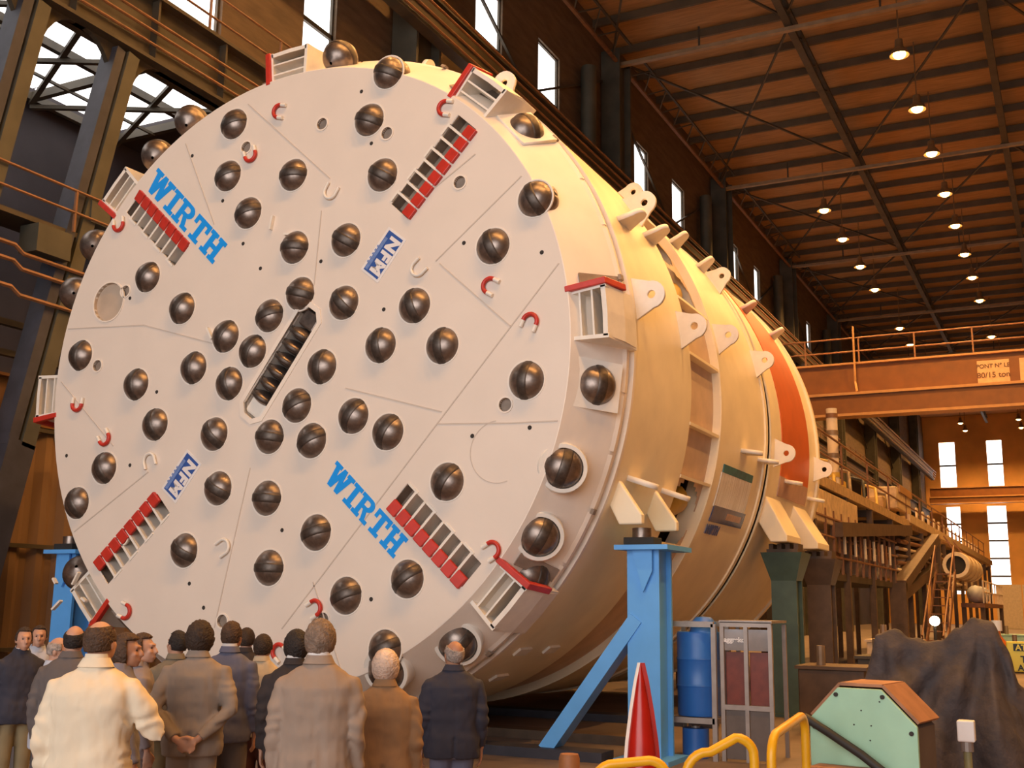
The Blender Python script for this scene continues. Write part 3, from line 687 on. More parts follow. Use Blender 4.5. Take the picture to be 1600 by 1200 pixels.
for a in (16.0, 5.5, -7.0, -16.2, -29., 38, 48, 70, 84, 105, 125): MB().box((0, 0, 0), (.16, 1.44, .045), Matrix.Translation(polar(a, 4.68, 4.02)) @ Matrix.Rotation(-R(a), 4, 'Y')).build('rib', M_SHIELD, tl)
for (a, y) in ((30.4, 4.05), (21.1, 4.05), (-22.5, 4.0), (60, 4.05), (150, 4.05)):
    MB().tube([polar(a-3, 4.30, y-.5), polar(a+2, 4.34, y+.5)], .24, 14).build('thrust_jack', M_JACK, tl, smooth=40)
    MB().tube([polar(a+5, 4.1, y-.6), polar(a+4, 4.1, y+.6)], .08, 10).build('hose', M_PIPE, tl, smooth=40)
gs = thing('gripper_shield', (0, 6.2, ZA), 'wide ochre shield ring carrying the shiny foil-wrapped poster', 'shield')
ring(gs, 'shell', M_SHIELD, 4.4, 4.75, 4.75, 7.65); ring(gs, 'front_lip', M_SHIELD, 4.7, 4.77, 4.76, 4.84); ring(gs, 'rear_lip', M_SHIELD, 4.7, 4.78, 7.5, 7.65)
ts = thing('tail_shield', (0, 10, ZA), 'rear shield ring with a broad orange-red band', 'shield')
ring(ts, 'shell', M_SHIELD, 4.4, 4.75, 7.87, 12.0); ring(ts, 'groove', M_DARK, 4.3, 4.6, 7.65, 7.87); ring(ts, 'front_lip', M_SHIELD, 4.7, 4.78, 7.87, 7.95)
ring(ts, 'red_band', M_ORED, 4.7, 4.765, 8.8, 11.15, 96, -9, 189); ring(ts, 'primer_patch', M_PINK, 4.7, 4.766, 8.8, 11.15, 8, -13.5, -9)
ring(ts, 'bulkhead', M_BROWN, .5, 4.6, 11.6, 11.7, 96); ring(ts, 'rear_flange', M_SHIELD, 4.5, 4.80, 11.9, 12.05)
# lugs on the shields: plates with a rounded end and an eye
def lug_plate(L, W, t, hole=True):
    out = [(-W, -.02), (W, -.02)]+[(W*math.cos(q*PI/10)*.62+W*.0, L-.62*W+.62*W*math.sin(q*PI/10)) for q in range(0, 11)]
    lp = [out]+([circ(0, L-.62*W, .07, 16)] if hole else [])
    me = plate2d(lp, -t/2, t/2); me.materials.append(M_LUGW); return me       # radial = local z, normal = local y
me_l1 = lug_plate(.52, .36, .07); me_l2 = lug_plate(.44, .30, .09, False)
def lug(parent, ang, y, face, sc=1.):
    o = link('lug', me_l1 if face else me_l2, parent)
    a = R(ang); rad = Vector((math.cos(a), 0, math.sin(a))); tan = Vector((-math.sin(a), 0, math.cos(a)))
    m = frame(polar(ang, 4.74, y)-LOC[parent.name], tan if face else Vector((0, 1, 0)), Vector((0, 1, 0)) if face else tan, rad)
    o.matrix_local = m @ Matrix.Scale(sc*.8, 4)
for (a, y, f) in ((24.2, 1.7, 0), (8.6, 1.15, 1), (8.6, 2.95, 1), (26.5, 2.95, 0), (33, 3.0, 1), (-19.1, 1.6, 0), (-19.5, 2.95, 0), (58, 1.4, 1), (75, 1.5, 0)): lug(sh, a, y, f)
for (a, y, f) in ((36.5, 5.4, 0), (36.5, 6.9, 0), (33.5, 7.2, 1), (12.6, 5.0, 1), (13.5, 7.4, 1), (-7.5, 6.25, 0), (-7.7, 7.35, 0), (50, 5.2, 1)): lug(gs, a, y, f, .92)
for (a, y, f) in ((-4.6, 8.3, 1), (-9.7, 9.35, 0), (-3.6, 11.7, 1), (-11.3, 11.5, 0), (33, 9.2, 0), (32, 11.3, 0)): lug(ts, a, y, f, .92)
# heavy support brackets sitting on the stands
def bracket(parent, ang, y, w, tip, bw=3.5):
    base0 = polar(ang+bw, 4.72, y); base1 = polar(ang-bw*.7, 4.72, y)
    mb = MB(); q = []
    for s in (-w/2, w/2):
        for p in (base0, tip+Vector((.1, 0, .12)), tip+Vector((.1, 0, 0)), tip+Vector((-.2, 0, 0)), base1): q.append((p[0], y+s, p[2]))
    mb.add(q, [list(range(5))[::-1], list(range(5, 10))]+[[k, (k+1) % 5, 5+(k+1) % 5, 5+k] for k in range(5)])
    return mb.build('support_bracket', M_SHIELD, parent, bevel=.02)
for y in (1.2, 2.55): bracket(sh, -22.0, y, .12, Vector((4.66, 0, 2.86)), 2.4)
for y in (8.6,): bracket(ts, -17.5, y, 1.1, Vector((4.86, 0, 3.02)))
for y in (10.8,): bracket(ts, -17.5, y, 1.1, Vector((4.95, 0, 3.0)))
# poster wrapped in shiny foil, and a small plate under it
M_FOIL = mat('foil_painted_glints', (.97, .94, .90), .15, 0, .25, 3.5, .7, 6, stretch=(1, 4, .25))  # near-white base and stripes paint the foil's highlights into its colour
ring(gs, 'poster_foil', M_FOIL, 4.752, 4.765, 5.15, 6.95, 10, -19.6, -13.0)
ring(gs, 'poster_header', mat('poster_teal', (.05, .20, .24), .2, 0, .2, 6), 4.752, 4.767, 5.2, 6.95, 4, -13.0, -11.4)
ring(gs, 'poster_footer', mat('poster_blue', (.05, .075, .22), .2, 0, .2, 5), 4.752, 4.767, 5.2, 7.05, 6, -22.6, -19.4)
ring(gs, 'poster_print', mat('poster_tan', (.45, .25, .16), .3, 0, .3, 9), 4.753, 4.769, 6.0, 6.85, 3, -21.6, -20.3)
ring(gs, 'name_plate', mat('name_plate_grey', (.36, .31, .36), .4, 0, .2, 12), 4.752, 4.764, 5.2, 5.85, 4, -25.0, -23.4)
me = text_mesh('WIRTH', .22, .008); me.materials.append(M_NAVY)
o = link('lettering', me, gs); a = R(-24.2); rad = Vector((math.cos(a), 0, math.sin(a)))
o.matrix_local = frame(polar(-24.2, 4.770, 5.52)-LOC[gs.name], Vector((0, 1, 0)), Vector((-math.sin(a), 0, math.cos(a))), rad)
# small welded stubs along the lower shield
for (a, y) in ((-52, 1.6), (-52, 2.5), (-60, 2.0)):
    MB().box((0, 0, 0), (.04, .35, .14), Matrix.Translation(polar(a, 4.76, y)) @ Matrix.Rotation(-R(a), 4, 'Y')).build('weld_stub', M_LUGW, sh)
# ================================================================ stands under the shield
def h_section(parent, x, y, z0, z1, w, d, m, tf=.05):
    MB().lohi((x-w/2, y-d/2, z0), (x+w/2, y-d/2+tf, z1)).build('front_flange', m, parent)
    MB().lohi((x-w/2, y+d/2-tf, z0), (x+w/2, y+d/2, z1)).build('rear_flange', m, parent)
    MB().lohi((x+w/2-.12, y-d/2+tf, z0), (x+w/2-.06, y+d/2-tf, z1)).build('web', m, parent)
def blue_stand(x, y, side, label):
    t = thing('support_stand', (x, y, 0), label, 'stand', 'blue support stands')
    h_section(t, x, y, .06, 2.56, .42, .5, M_BLUE)
    MB().lohi((x-.32, y-.42, 2.56), (x+.38, y+.55, 2.62)).build('head_plate', M_BLUE, t)
    MB().lohi((x-.35, y-.4, 0), (x+.35, y+.4, .06)).build('foot_plate', M_BLUE, t)
    s = -side
    if side: MB().bar((x+s*.1, y-.12, 1.72), (x+s*1.3, y-.2, .08), .18, .30, (0, 1, 0)).build('raking_strut', M_BLUE, t)
    MB().lohi((x-.24, y-.30, 2.62), (x+.16, y+.02, 2.72)).build('jack_base', M_DARK, t, bevel=.01)
    MB().tube([(x-.05, y-.14, 2.72), (x-.05, y-.14, 2.84)], .12, 16).build('jack', M_STEEL, t, smooth=40)
    mb = MB().prism([(0, 0), (.26, 0), (.26, -.26), (.14, -.52)], -.015, .015, Matrix(((1, 0, 0, x-.12), (0, 0, 1, y-.3), (0, 1, 0, 2.56), (0, 0, 0, 1)))); mb.build('gusset', M_BLUE, t)
blue_stand(4.66, 1.70, 1, 'blue steel stand with raking strut standing right before the blue barrel')
blue_stand(-4.82, 1.2, 0, 'blue steel stand behind the cutter wheel, before the corrugated wall')
def post_stand(x, y, m, label, w=.5, top=2.8):
    t = thing('support_post', (x, y, 0), label, 'stand', 'dark support posts')
    h_section(t, x, y, .05, top, w*.75, .5, m)
    mb = MB().add([(x-w/2*.75, y-.25, top-.5), (x+w/2*.75, y-.25, top-.5), (x+w/2*.75, y+.25, top-.5), (x-w/2*.75, y+.25, top-.5), (x-w*.62, y-.4, top), (x+w*.62, y-.4, top), (x+w*.62, y+.4, top), (x-w*.62, y+.4, top)], [(0, 3, 2, 1), (4, 5, 6, 7), (0, 1, 5, 4), (1, 2, 6, 5), (2, 3, 7, 6), (3, 0, 4, 7)])
    mb.build('flared_head', m, t); MB().lohi((x-.4, y-.4, 0), (x+.4, y+.4, .05)).build('foot_plate', m, t)
    MB().lohi((x-.28, y-.3, top), (x+.28, y+.3, top+.06)).build('packing', M_RUSTY, t)
    for k in range(4): MB().lohi((x-.26+.15*k, y-.2, top+.06), (x-.18+.15*k, y+.2, top+.16)).build('packing_block', M_RUSTY, t)
post_stand(4.78, 8.7, M_DGRN, 'dark green steel post with flared head under the rear shield', .6, 2.85)
post_stand(4.95, 10.9, M_RUSTY, 'rusty brown steel post behind the dark green post', .6, 2.82)
# steel trestle beams lying in the dark under the machine
for k, (y, m) in enumerate(((1.4, M_DKBL), (3.2, M_RUSTY), (6.0, M_DKBL))):
    solo(MB().lohi((-4.4, y-.2, 0), (4.2, y+.2, .12)), 'floor_beam', m, (0, y, 0), ['dark blue-grey floor beam nearest the cutter wheel', 'rusty brown floor beam under the front shield', 'dark blue-grey floor beam under the gripper shield'][k], 'beam', 'floor beams under the machine')
# ================================================================ barrel in its rack and the glazed cabinet
t = thing('barrel_rack', (5.05, 2.45, 0), 'grey metal rack holding the blue barrel', 'rack')
for (x, y) in ((4.76, 2.15), (5.34, 2.15), (4.76, 2.75), (5.34, 2.75)): MB().lohi((x-.03, y-.03, 0), (x+.03, y+.03, 1.66)).build('leg', M_ALU, t)
for y in (2.15, 2.75):
    for z in (.44, 1.62): MB().lohi((4.76, y-.03, z), (5.34, y+.03, z+.07)).build('crossbar', M_ALU, t)
for x in (4.76, 5.34): MB().lohi((x-.03, 2.15, .44), (x+.03, 2.75, .5)).build('crossbar', M_ALU, t)
MB().lohi((4.74, 2.13, .47), (5.36, 2.77, .51)).build('shelf', M_ALU, t)
b = thing('barrel', (5.05, 2.45, .51), 'blue steel barrel standing in the grey rack', 'barrel')
MB().lathe([(.001, 0), (.27, 0), (.28, .02), (.28, .35), (.29, .37), (.28, .39), (.28, .68), (.29, .7), (.28, .72), (.28, 1.02), (.27, 1.04), (.001, 1.03)], 32, Matrix.Translation((5.05, 2.45, .515))).build('drum', M_BLUED, b, smooth=35)
MB().lathe([(.001, .2), (.1, .19), (.16, .12), (.18, 0)], 20, Matrix.Translation((5.12, 2.45, 1.55))).build('dome_cap', M_BLUED, b, smooth=40)
b = thing('small_drum', (5.0, 2.42, 0), 'small blue drum on the floor under the rack shelf', 'drum')
MB().tube([(5.0, 2.42, .0), (5.0, 2.42, .36)], .17, 20).build('drum', M_BLUED, b, smooth=40); MB().tube([(5.0, 2.42, .36), (5.0, 2.42, .39)], .06, 12).build('bung', M_ALU, b, smooth=40)
c = thing('glazed_cabinet', (5.7, 2.7, 0), 'glazed metal cabinet with red-brown panels beside the barrel rack', 'cabinet')
x0, x1, y0, y1 = 5.42, 6.03, 2.25, 3.0
for (x, y) in ((x0, y0), ((x0+x1)/2, y0), (x1, y0), (x0, y1), (x1, y1)): MB().lohi((x-.025, y-.025, 0), (x+.025, y+.025, 1.66)).build('frame_post', M_ALU, c)
for z in (.62, 1.63): MB().lohi((x0-.02, y0-.03, z), (x1+.02, y0+.03, z+.06)).build('frame_rail', M_ALU, c)
MB().lohi((x0-.03, y0-.03, 1.68), (x1+.03, y1+.03, 1.71)).build('roof', M_ALU, c)
for i in range(2):
    a = x0+.03+i*.305
    MB().lohi((a, y0, .03), (a+.25, y0+.02, .62)).build('lower_panel', mat('dark_grey_panel', (.13, .10, .085), .5), c)
    MB().lohi((a, y0+.05, .68), (a+.25, y0+.07, 1.32)).build('red_panel', mat('red_brown_panel', (.17, .03, .015), .4, 0, .2, 8), c)
    MB().lohi((a, y0, 1.34), (a+.25, y0+.015, 1.6)).build('pane', mat('dusty_glass', (.28, .25, .24), .12, .2, .15, 5), c)
me = text_mesh('aggreko', .085, .003); me.materials.append(M_WHITE); o = link('lettering', me, c)
o.location = Vector((x0+.16, y0-.008, 1.47))-LOC[c.name]; o.rotation_euler = (R(90), 0, 0)
# ================================================================ foreground, right
D = math.sqrt(.5)
g = thing('winch_housing', (8.21, -4.3, 0), 'mint green machine housing with chamfered top and rusty roof plate', 'machine', rz=R(-9))
LOC[g.name] = Vector((0, 0, 0))
prof = [(-.345, 0), (.345, 0), (.345, 1.16), (.13, 1.375), (-.15, 1.375), (-.345, 1.17)]
XZ = Matrix(((1, 0, 0, 0), (0, 0, 1, 0), (0, 1, 0, 0), (0, 0, 0, 1)))
MB().prism(prof, 0, .03, XZ).build('front_plate', M_GRN, g, bevel=.006)
M_RUST = mat('rusty_roof_plate', (.34, .15, .075), .6, .1, .25, 6)
MB().prism([(p[0]*.97, p[1]*.985+.005) for p in prof], .03, .42, XZ).build('body', mat('dark_housing_side', (.10, .075, .065), .6), g)
for (p, q) in ((prof[2], prof[3]), (prof[3], prof[4]), (prof[4], prof[5])):
    MB().bar((p[0], .26, p[1]+.02), (q[0], .26, q[1]+.02), .44, .02, (0, 0, 1)).build('roof_plate', M_RUST, g)
for (x, z) in ((-.31, 1.12), (.31, 1.12), (-.16, 1.33), (.14, 1.33), (-.3, .6), (.3, .6)): MB().tube([(x, -.012, z), (x, 0, z)], .014, 10).build('bolt', M_DARK, g)
for (x, z) in ((.12, 1.30), (.0, 1.24), (.06, 1.15), (-.05, 1.15), (.05, 1.06)): MB().tube([(x, -.004, z), (x, 0, z)], .005, 8).build('rivet', M_DARK, g)
MB().tube([(-.36, -.05, 1.18), (-.2, -.07, 1.1), (.02, -.09, .98), (.2, -.1, .86), (.34, -.1, .74)], .028, 10).build('hose', M_BLK, g, smooth=60)
MB().lohi((-.30, -.2, .78), (.26, -.01, .90)).build('rusty_drum_guard', M_RUST, g, bevel=.03)
# crumpled tarpaulin over a machine
def tarp():
    cx, cy = 8.36, -1.55; nu, nv = 90, 46
    ridge = [(-.80, .0), (-.66, 1.0), (-.56, 1.30), (-.46, 1.66), (-.34, 1.70), (-.14, 1.63), (.04, 1.60), (.20, 1.72), (.32, 1.80), (.50, 1.78), (.58, 1.60), (.68, 1.28), (.80, .85), (.95, .0)]
    def rz(u):
        for (a, b) in zip(ridge, ridge[1:]):
            if a[0] <= u <= b[0]:
                t = (u-a[0])/(b[0]-a[0]); t = t*t*(3-2*t); return a[1]+(b[1]-a[1])*t
        return 0.
    vs = []; fs = []
    for j in range(nv+1):
        q = -1+2*j/nv
        for i in range(nu+1):
            u = -.80+1.75*i/nu; top = rz(u)
            f = 1-max(0, abs(q)-.12)/.88                       # 1 on the ridge, 0 at the hem
            z = top*(f**.55 if f > 0 else 0)
            v = .62*(abs(q)**1.25)*(1 if q > 0 else -1)
            d = math.hypot(u-.38, 1.8-z); ang = math.atan2(u-.38, 1.9-z)
            fold = .055*math.sin(ang*15+1.3*math.sin(z*2))*min(1, d/.5)*min(1, (1-f)*3)
            d2 = math.atan2(u+.40, 1.9-z); fold += .035*math.sin(d2*11)*min(1, (1-f)*3)
            n1 = noise.noise((u*4+3, v*4, z*3)); n2 = noise.noise((u*10, v*9+7, z*8))*2.2
            sg = -1 if q < 0 else 1
            vs.append((cx+u+.03*n1+.012*n2, cy+v+sg*fold*1.3+.05*n1, max(.01, z+.035*n1*f+.018*n2*f-.05*abs(math.sin(u*6))*f*(1-f)*2)))
    for j in range(nv):
        for i in range(nu):
            a = j*(nu+1)+i; fs.append([a, a+1, a+nu+2, a+nu+1])
    me = MB().add(vs, fs).mesh('tarpaulin', (cx, cy, 0), smooth=80); me.materials.append(M_TARP)
    o = link('tarpaulin', me); o.location = (cx, cy, 0)
    m = o.modifiers.new('smooth', 'SMOOTH'); m.iterations = 2
    o.rotation_euler = (0, 0, R(12))
    tag(o, 'crumpled grey-brown tarpaulin draped over a machine behind the mint green housing', 'tarpaulin')
tarp()
# yellow tubular barriers
def hoop(p, q, z, zq, label):
    p = Vector(p); q = Vector(q); t = thing('guard_rail', ((p.x+q.x)/2, (p.y+q.y)/2, 0), label, 'guard rail', 'yellow guard rails')
    d = (q-p).normalized(); pts = [(p.x, p.y, 0), (p.x, p.y, z-.14)]
    for k in range(1, 6):
        a = k/6*PI/2; pts.append((p.x+d.x*.13*(1-math.cos(a)), p.y+d.y*.13*(1-math.cos(a)), z-.14+.14*math.sin(a)))
    pts += [(p.x+d.x*.14, p.y+d.y*.14, z), (q.x-d.x*.1, q.y-d.y*.1, zq)]
    for k in range(1, 6):
        a = k/6*PI/2; pts.append((q.x-d.x*.1*(1-math.sin(a)), q.y-d.y*.1*(1-math.sin(a)), zq-.1*(1-math.cos(a))))
    pts += [(q.x, q.y, zq-.12), (q.x, q.y, 0)]
    MB().tube(pts, .027, 12).build('hoop', M_YEL, t, smooth=60)
    for s in (p, q): MB().tube([(s.x, s.y, 0), (s.x, s.y, .015)], .04, 14).build('foot_flange', M_YEL, t)
    MB().tube([(p.x, p.y, .5), (q.x, q.y, .5)], .02, 8).build('mid_rail', M_YEL, t, smooth=60)
hoop((7.45, -5.56, 0), (7.80, -5.40, 0), 1.07, 1.15, 'yellow tubular guard rail standing before the glazed cabinet')
hoop((7.89, -5.37, 0), (7.92, -4.62, 0), 1.17, 1.22, 'yellow tubular guard rail reaching to the mint green housing')
hoop((6.98, -5.80, 0), (7.36, -5.62, 0), 1.0, 1.02, 'yellow tubular guard rail at the foot of the red pointed cone')
# tall pointed red cone (a spindle of two halves with a pale edge)
t = thing('warning_cone', (6.62, -4.02, 0), 'tall pointed glossy red cone with a pale edge strip', 'cone')
M_CONE = mat('glossy_red_plastic', (.42, .012, .006), .28, 0, .15, 5)
pr = [(.17, 0), (.175, .3), (.16, .62), (.125, .92), (.085, 1.14), (.04, 1.34), (.002, 1.47)]
MB().lathe([(r*.75, z) for r, z in pr], 18, Matrix.Translation((6.62, -4.02, 0))).build('cone_body', M_CONE, t, smooth=35)
fd = Vector((.9, .44, 0))
for s, m_, nm, k in ((-1, M_LUGW, 'edge_strip', .02), (1, M_CONE, 'edge_fin', .03)):
    mb = MB(); q = []
    for (r, z) in pr:
        for (a, b) in ((r*.7, -.006), (r*.75+k, -.006), (r*.75+k, .006), (r*.7, .006)):
            q.append(Vector((6.62, -4.02, z))+fd*(a*s)+Vector((-.44, .9, 0))*b)
    mb.loft([q[i*4:i*4+4] for i in range(len(pr))]); mb.build(nm, m_, t)
MB().lathe([(.001, 0), (.2, 0), (.2, .03), (.14, .05)], 20, Matrix.Translation((6.62, -4.02, 0))).build('base', M_DARK, t)
solo(MB().lathe([(.001, 0), (.075, 0), (.075, .8), (.065, .83), (.001, .83)], 16, Matrix.Translation((6.16, -4.25, 0))), 'bollard', mat('brown_bollard', (.30, .12, .04), .6, 0, .2, 8), (6.16, -4.25, 0), 'short round brown bollard beside the red pointed cone', 'bollard', smooth=40)
t = thing('warning_sign', (9.05, -.4, 0), 'yellow warning sign with black French lettering on a post', 'sign')
MB().lohi((8.87, -.44, 1.33), (9.42, -.40, 1.60)).build('sign_board', M_YSIGN, t, bevel=.01)
MB().lohi((9.10, -.42, 0), (9.15, -.38, 1.34)).build('post', M_DARK, t); MB().lohi((8.95, -.5, 0), (9.3, -.25, .03)).build('foot', M_DARK, t)
for (tx, sz, x, z, m_) in (('ATTENTION', .072, 9.15, 1.545, M_YSIGN), ('AU', .03, 9.15, 1.49, M_BLK), ('TRAVAIL', .085, 9.15, 1.44, M_BLK), ('AU DESSUS', .075, 9.145, 1.365, M_BLK)):
    if tx == 'AU': tx = '\u25bc'; continue
    me = text_mesh(tx, sz, .002); me.materials.append(m_); o = link('lettering', me, t); o.location = Vector((x, -.448, z))-LOC[t.name]; o.rotation_euler = (R(90), 0, 0)
MB().lohi((8.93, -.445, 1.515), (9.37, -.4415, 1.58)).build('title_bar', M_BLK, t)
t = thing('standpipe', (8.69, -2.75, 0), 'pale standpipe with a square cap before the tarpaulin', 'pipe')
MB().tube([(8.69, -2.75, 0), (8.69, -2.75, .93)], .03, 12).build('pipe', mat('olive_pipe', (.25, .22, .1), .5), t, smooth=50); MB().lohi((8.63, -2.81, .93), (8.75, -2.69, 1.08)).build('cap', M_WHITE, t, bevel=.01)
MB().tube([(8.69, -2.75, .86), (8.69, -2.75, .93)], .045, 12).build('collar', M_ALU, t)
# orange gas bottle and crates behind the tarpaulin
t = thing('gas_bottle', (8.75, .4, 0), 'orange gas bottle standing behind the tarpaulin', 'gas bottle')
MB().lathe([(.001, 0), (.11, 0), (.115, .03), (.115, 1.45), (.09, 1.56), (.035, 1.63), (.03, 1.68)], 18, Matrix.Translation((8.75, .4, 0))).build('cylinder', mat('gas_bottle_orange', (.62, .13, .01), .4), t, smooth=35)
MB().tube([(8.75, .4, 1.68), (8.75, .4, 1.78)], .05, 12).build('valve_cap', M_CREAMM, t, smooth=40)
# ================================================================ back-up gantry behind the shield
def box_part(parent, name, m, a, b, bv=0): return MB().lohi(a, b).build(name, m, parent, bevel=bv)
bg = thing('backup_gantry', (3.4, 30, 0), 'long cluttered back-up gantry trailing behind the shield', 'gantry')
dk = box_part(bg, 'upper_deck', M_TAN, (.8, 13.2, 4.75), (4.2, 72, 4.95))
box_part(bg, 'deck_edge', M_BEIGE, (4.2, 30, 4.9), (4.32, 72, 5.2)); box_part(bg, 'deck_edge', M_TAN, (4.2, 13.2, 4.7), (4.3, 30, 4.95))
ld = box_part(bg, 'lower_deck', M_GIRD, (1.5, 13.2, 2.55), (4.2, 27, 2.75))
for y in range(14, 72, 4):
    MB().bar((4.2, y, 0), (4.2, y, 4.75), .16, .16).build('leg', M_RUSTY if y % 8 else M_BEIGE, bg)
    MB().bar((1.0, y, 0), (1.0, y, 4.75), .16, .16).build('leg', M_RUSTY, bg)
    MB().bar((1.0, y, 4.6), (4.2, y, 4.6), .14, .2).build('cross_beam', M_GIRD, bg)
# dark portal frame with diagonal struts
for (a, b, w_) in (((4.35, 16, 3.75), (4.35, 29, 4.55), .3), ((4.35, 26, 0), (4.35, 26, 2.7), .5), ((4.35, 26, 2.6), (4.35, 36.5, 4.7), .5), ((4.35, 26.5, 2.3), (4.35, 38, 3.7), .25), ((4.35, 37, 4.7), (4.35, 37, 2.9), .45)):
    MB().bar(a, b, .35, w_, (1, 0, 0)).build('portal_strut', M_RUSTY, bg)
# handrails of the lower deck
for i in range(12): MB().bar((4.28, 15+i, 2.7), (4.28, 15+i, 4.2), .06, .06).build('rail_post', M_RAIL, bg)
for z in (3.1, 3.55, 4.0): MB().tube([(4.28, 14, z), (4.28, 26.5, z)], .035, 6).build('handrail', M_RAIL, bg)
for i in range(14): MB().bar((4.25, 13.6+i*4, 5.0), (4.25, 13.6+i*4, 6.05), .05, .05).build('rail_post', M_RAIL, bg)
for z in (5.5, 6.05): MB().tube([(4.25, 13.4, z), (4.25, 66, z)], .03, 6).build('handrail', M_RAIL, bg)
# machinery on the two decks: cabinets, tanks, pumps, pipes and hoses
rnd = random.Random(3)
for i in range(26):
    y = 13.8+i*1.0*rnd.uniform(.9, 1.1); s = (rnd.uniform(.4, 1.0), rnd.uniform(.5, 1.0), rnd.uniform(.5, 1.7)); x = rnd.uniform(2.6, 3.7)
    m_ = rnd.choice([M_BEIGE, M_TAN, M_CREAMM, M_BEIGE, M_RAIL, M_ALU]) 
    if y < 26.5:
        cb = box_part(bg, 'equipment_cabinet', m_, (x-s[0]/2, y-s[1]/2, 2.75), (x+s[0]/2, y+s[1]/2, 2.75+min(1.6, s[2])), .02)
        MB().lohi((x+s[0]/2, y-s[1]*.3, 2.95), (x+s[0]/2+.03, y+s[1]*.3, 3.3)).build('door', M_CREAMM if i % 2 else M_RAIL, cb)
    yy = 14+i*2.1; h = rnd.uniform(.15, .6)
    if yy < 68: box_part(bg, 'deck_box', rnd.choice([M_BEIGE, M_TAN, M_CREAMM, M_JACK]), (x-.6, yy-.6, 4.95), (x+.4, yy+.5, 4.95+h), .03)
for i in range(8): box_part(bg, 'control_box', [M_CREAMM, M_TAN, M_BEIGE][i % 3], (3.2, 30+i*4.2, 3.0), (4.15, 32+i*4.2, 3.6+(i % 3)*.35), .02)
for k in range(7):
    z = 2.9+.25*k; x = 4.32+.03*(k % 2)
    MB().tube([(x-.2, 27+k*.2, z), (x-.15, 34, z+.1), (x-.2, 42, z-.1), (x-.2, 52, z)], .05+.015*(k % 3), 8).build('pipe', [M_PIPE, M_CREAMM, M_RAIL][k % 3], bg, smooth=60)
for k in range(8):
    y = 15+k*2.3; MB().tube([(4.1, y, 4.95), (4.0, y+.4, 5.6), (3.5, y+1.2, 5.8), (3.3, y+2.2, 5.1), (3.6, y+3, 4.97)], .05, 8).build('hose', [M_BLK, M_JACK, M_PIPE][k % 3], bg, smooth=60)
for k in range(12): MB().tube([(4.36, 16.2+k*.75, 3.2), (4.36, 16.2+k*.75, 3.75)], .04, 6).build('conduit', M_CREAMM if k % 2 else M_RAIL, bg)
# inclined boxes of the conveyor rising to the rear
mb = MB(); mb.bar((3.3, 28, 5.3), (3.3, 70, 5.0), .9, .25).build('conveyor_trough', M_BEIGE, bg)
for i in range(16): MB().bar((3.85, 36+i*2.0, 5.2), (3.85, 36+i*2., 5.9), .06, .5).build('conveyor_bracket', M_CREAMM, bg)
box_part(bg, 'hopper', M_BEIGE, (3.3, 27.5, 5.2), (4.25, 31, 5.95), .05); box_part(bg, 'hopper_lip', M_ORLIP, (4.2, 28, 5.8), (4.3, 31, 6.05))
MB().lohi((3.4, 13.6, 3.85), (4.28, 19.5, 4.62)).build('beige_cover_box', M_BEIGE, bg, bevel=.03)
MB().lathe([(.42, 0), (.5, .02), (.5, .3), (.42, .32)], 24, Matrix.Translation((4.02, 12.9, 4.25)) @ YAX).build('port_ring', M_CREAMM, bg, smooth=40)
MB().lathe([(.001, .1), (.42, .1)], 24, Matrix.Translation((4.02, 12.9, 4.25)) @ YAX).build('port_mouth', M_DARK, bg)
t = thing('air_duct', (5.12, 40.5, 3.1), 'fat cream ventilation duct hung beside the gantry', 'duct')
MB().lathe([(.45, 0), (.62, 0), (.64, .3), (.62, .6), (.64, 3.), (.62, 6.), (.64, 8.5), (.5, 9), (.45, 9)], 24, Matrix.Translation((5.12, 37, 3.66)) @ YAX @ Matrix.Diagonal((.83, .83, .8, 1))).build('duct', M_CREAMM, t, smooth=40)
MB().lathe([(.001, .15), (.45, .15)], 24, Matrix.Translation((5.12, 37, 3.66)) @ YAX @ Matrix.Diagonal((.83, .83, .8, 1))).build('duct_mouth', M_DARK, t)
for y in (38.2, 40.2, 42.2): MB().lathe([(.64, 0), (.68, .02), (.68, .12), (.64, .14)], 24, Matrix.Translation((5.12, y, 3.66)) @ YAX @ Matrix.Diagonal((.83, .83, .8, 1))).build('duct_band', M_TAN, t, smooth=40)
for y in (38.2, 42.2): MB().bar((5.1, y, 4.1), (4.6, y, 4.9), .06, .06).build('hanger', M_RAIL, t)
# service stair
t = thing('service_stair', (4.95, 31, 0), 'rust-red steel service stair beside the gantry', 'stair')
for x in (4.62, 5.3): MB().bar((x, 29, 0), (x, 34.5, 3.3), .06, .25).build('stringer', M_RAIL, t)
for k in range(11): MB().lohi((4.62, 29.2+k*.5, .3*k+.2), (5.3, 29.5+k*.5, .3*k+.24)).build('tread', M_RAIL, t)
for x in (4.62, 5.3):
    MB().tube([(x, 29, 1.0), (x, 34.5, 4.3)], .035, 6).build('handrail', M_RAIL, t)
    for k in range(4): MB().bar((x, 29.2+k*1.7, .1+k*1.02), (x, 29.2+k*1.7, 1.1+k*1.02), .05, .05).build('rail_post', M_RAIL, t)
